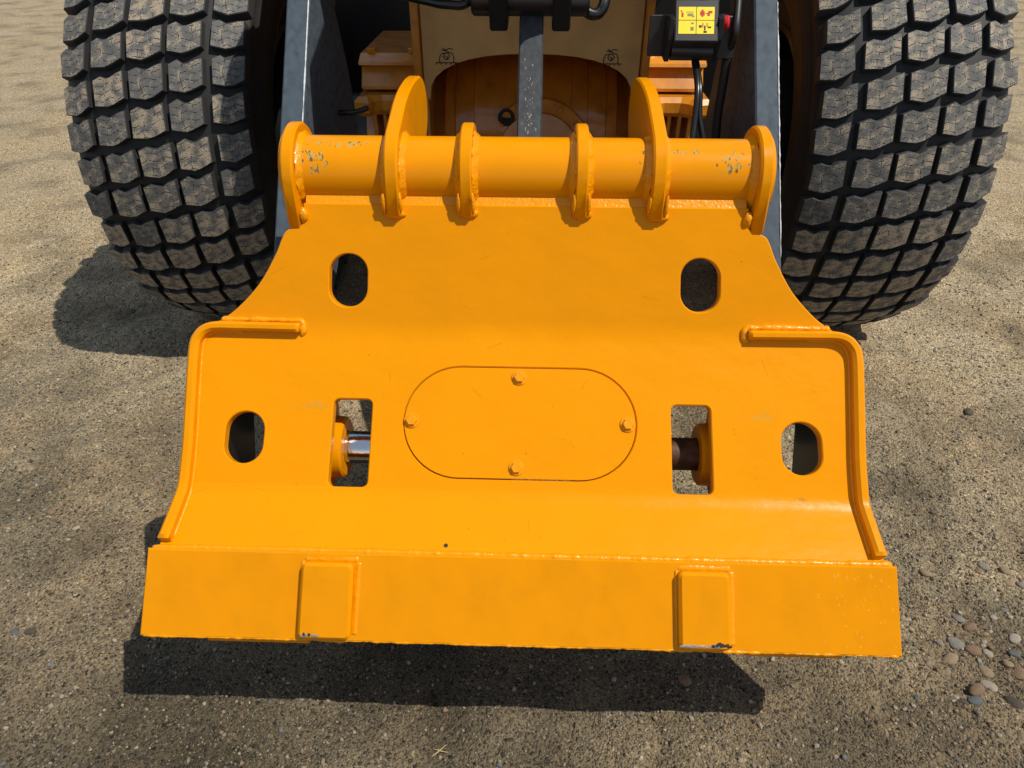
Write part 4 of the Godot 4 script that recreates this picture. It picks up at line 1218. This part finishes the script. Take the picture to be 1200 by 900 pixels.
	lathe(st, PackedVector2Array([Vector2(-.22, 0), Vector2(-.22, .055), Vector2(.22, .055), Vector2(.22, 0)]), Vector3(0, .5096, 1.7157), Vector3(1, 0, 0), 28)
	put("lock_cylinder", done(st), M.black_paint, C)
	for x in [-.060, .065]:
		st = start()
		slab(st, dense(PackedVector2Array([Vector2(.72, -.023), Vector2(.90, -.023), Vector2(.86, -.14), Vector2(.80, -.16)]), .015), func(p: Vector2, d: float) -> Vector3: return P(Vector2(d, p.x), p.y), x - .015, x + .015, .003)
		put("tilt_lug", done(st), Y, C)

func flat_blob(st: SurfaceTool, c: Vector2, off: float, w: float, h: float, up: float) -> void:
	st.set_smooth_group(1)
	var n := 9
	for j in n:
		for k in 3:
			var q := []
			for e in [[j, k], [j + 1, k], [j + 1, k + 1], [j, k + 1]]:
				var a := TAU_ * (int(e[0]) % n) / n; var r: float = float(e[1]) / 3.0
				q.append(P(c + Vector2(cos(a) * w, sin(a) * h) * r * (1.0 + .2 * sin(a * 3.0 + c.x * 90.0)), off + up * (1.0 - r * r * (3.0 - 2.0 * r) * 1.15)))
			if k > 0: tri(st, q[0], q[1], q[2], NV(.05))
			tri(st, q[0], q[2], q[3], NV(.05))
	st.set_smooth_group(-1)

func chip(st: SurfaceTool, c: Vector3, n: Vector3, w: float, h: float) -> void:
	var up := n.cross(Vector3.RIGHT).normalized(); var p := PackedVector3Array()
	for j in 8:
		var a := TAU_ * j / 8
		p.append(c + Vector3.RIGHT * cos(a) * w * rng.randf_range(.6, 1.2) + up * sin(a) * h * rng.randf_range(.6, 1.2))
	for j in 8: tri(st, c + n * .0004, p[j], p[(j + 1) % 8], n)

func ring_outline(r: float, tail: float) -> PackedVector2Array:  # (z, y): a disc round the tube that runs down onto the plate
	var p := PackedVector2Array()
	var foot := P(Vector2(0, .886), .002)
	var lo := P(Vector2(0, .862), -.004)
	for i in 40:
		var a := deg_to_rad(-58.0 + 276.0 * i / 39.0)
		p.append(Vector2(TA.z + cos(a) * r, TA.y + sin(a) * r))
	if tail > 0.0: p.append(Vector2(lo.z - .022, lo.y - .008)); p.append(Vector2(lo.z + .006, lo.y))
	else: p.append(Vector2(foot.z + .010, foot.y + .006))
	p = Geometry2D.convex_hull(p)
	p.remove_at(p.size() - 1)
	return p

func ear_outline() -> PackedVector2Array:
	var pts := PackedVector2Array()
	for i in 72:
		var a := TAU_ * i / 72
		pts.append(Vector2(cos(a), sin(a)) * .105)
		pts.append(Vector2(-.232, .066) + Vector2(cos(a), sin(a)) * .082)
	pts.append_array(curve2(PackedVector2Array([Vector2(-.249, .145), Vector2(-.189, .151), Vector2(-.099, .143), Vector2(-.019, .117), Vector2(.046, .077), Vector2(.086, .046)]), 5))
	for i in pts.size(): pts[i] = Vector2(TA.z, TA.y) + pts[i] * KS
	var foot := P(Vector2(0, .884), .006)
	pts.append(Vector2(foot.z + .008, foot.y + .006))
	var h := Geometry2D.convex_hull(pts)
	h.remove_at(h.size() - 1)
	return h

func fillet(st: SurfaceTool, x: float, s: float, r1: float) -> void:
	# weld run between a ring and the tube: a rough cone
	var n := 72; st.set_smooth_group(1)
	var q := func(k: int, ring: int) -> Vector3:
		var a := TAU_ * (k % n) / n
		var j := weld_noise.get_noise_2d((k % n) * 6.0, x * 3000.0 + ring * 40.0) * .0028 * (0.0 if k % n == 0 else 1.0)
		var w: float = [0.0, 0.006, 0.013][ring]; var r: float = [r1 + j, (r1 + TUR) * .5 + .001 + j, TUR - .002][ring]
		return TA + Vector3(x - TA.x + s * (w + j), sin(a) * r, cos(a) * r)
	for ring in 2:
		for k in n:
			var A: Vector3 = q.call(k, ring); var B: Vector3 = q.call(k + 1, ring); var C: Vector3 = q.call(k + 1, ring + 1); var D: Vector3 = q.call(k, ring + 1)
			var o := (A - TA) + Vector3(s * .05, 0, 0); o.x = s * .05
			tri(st, A, B, C, o); tri(st, A, C, D, o)
	st.set_smooth_group(-1)
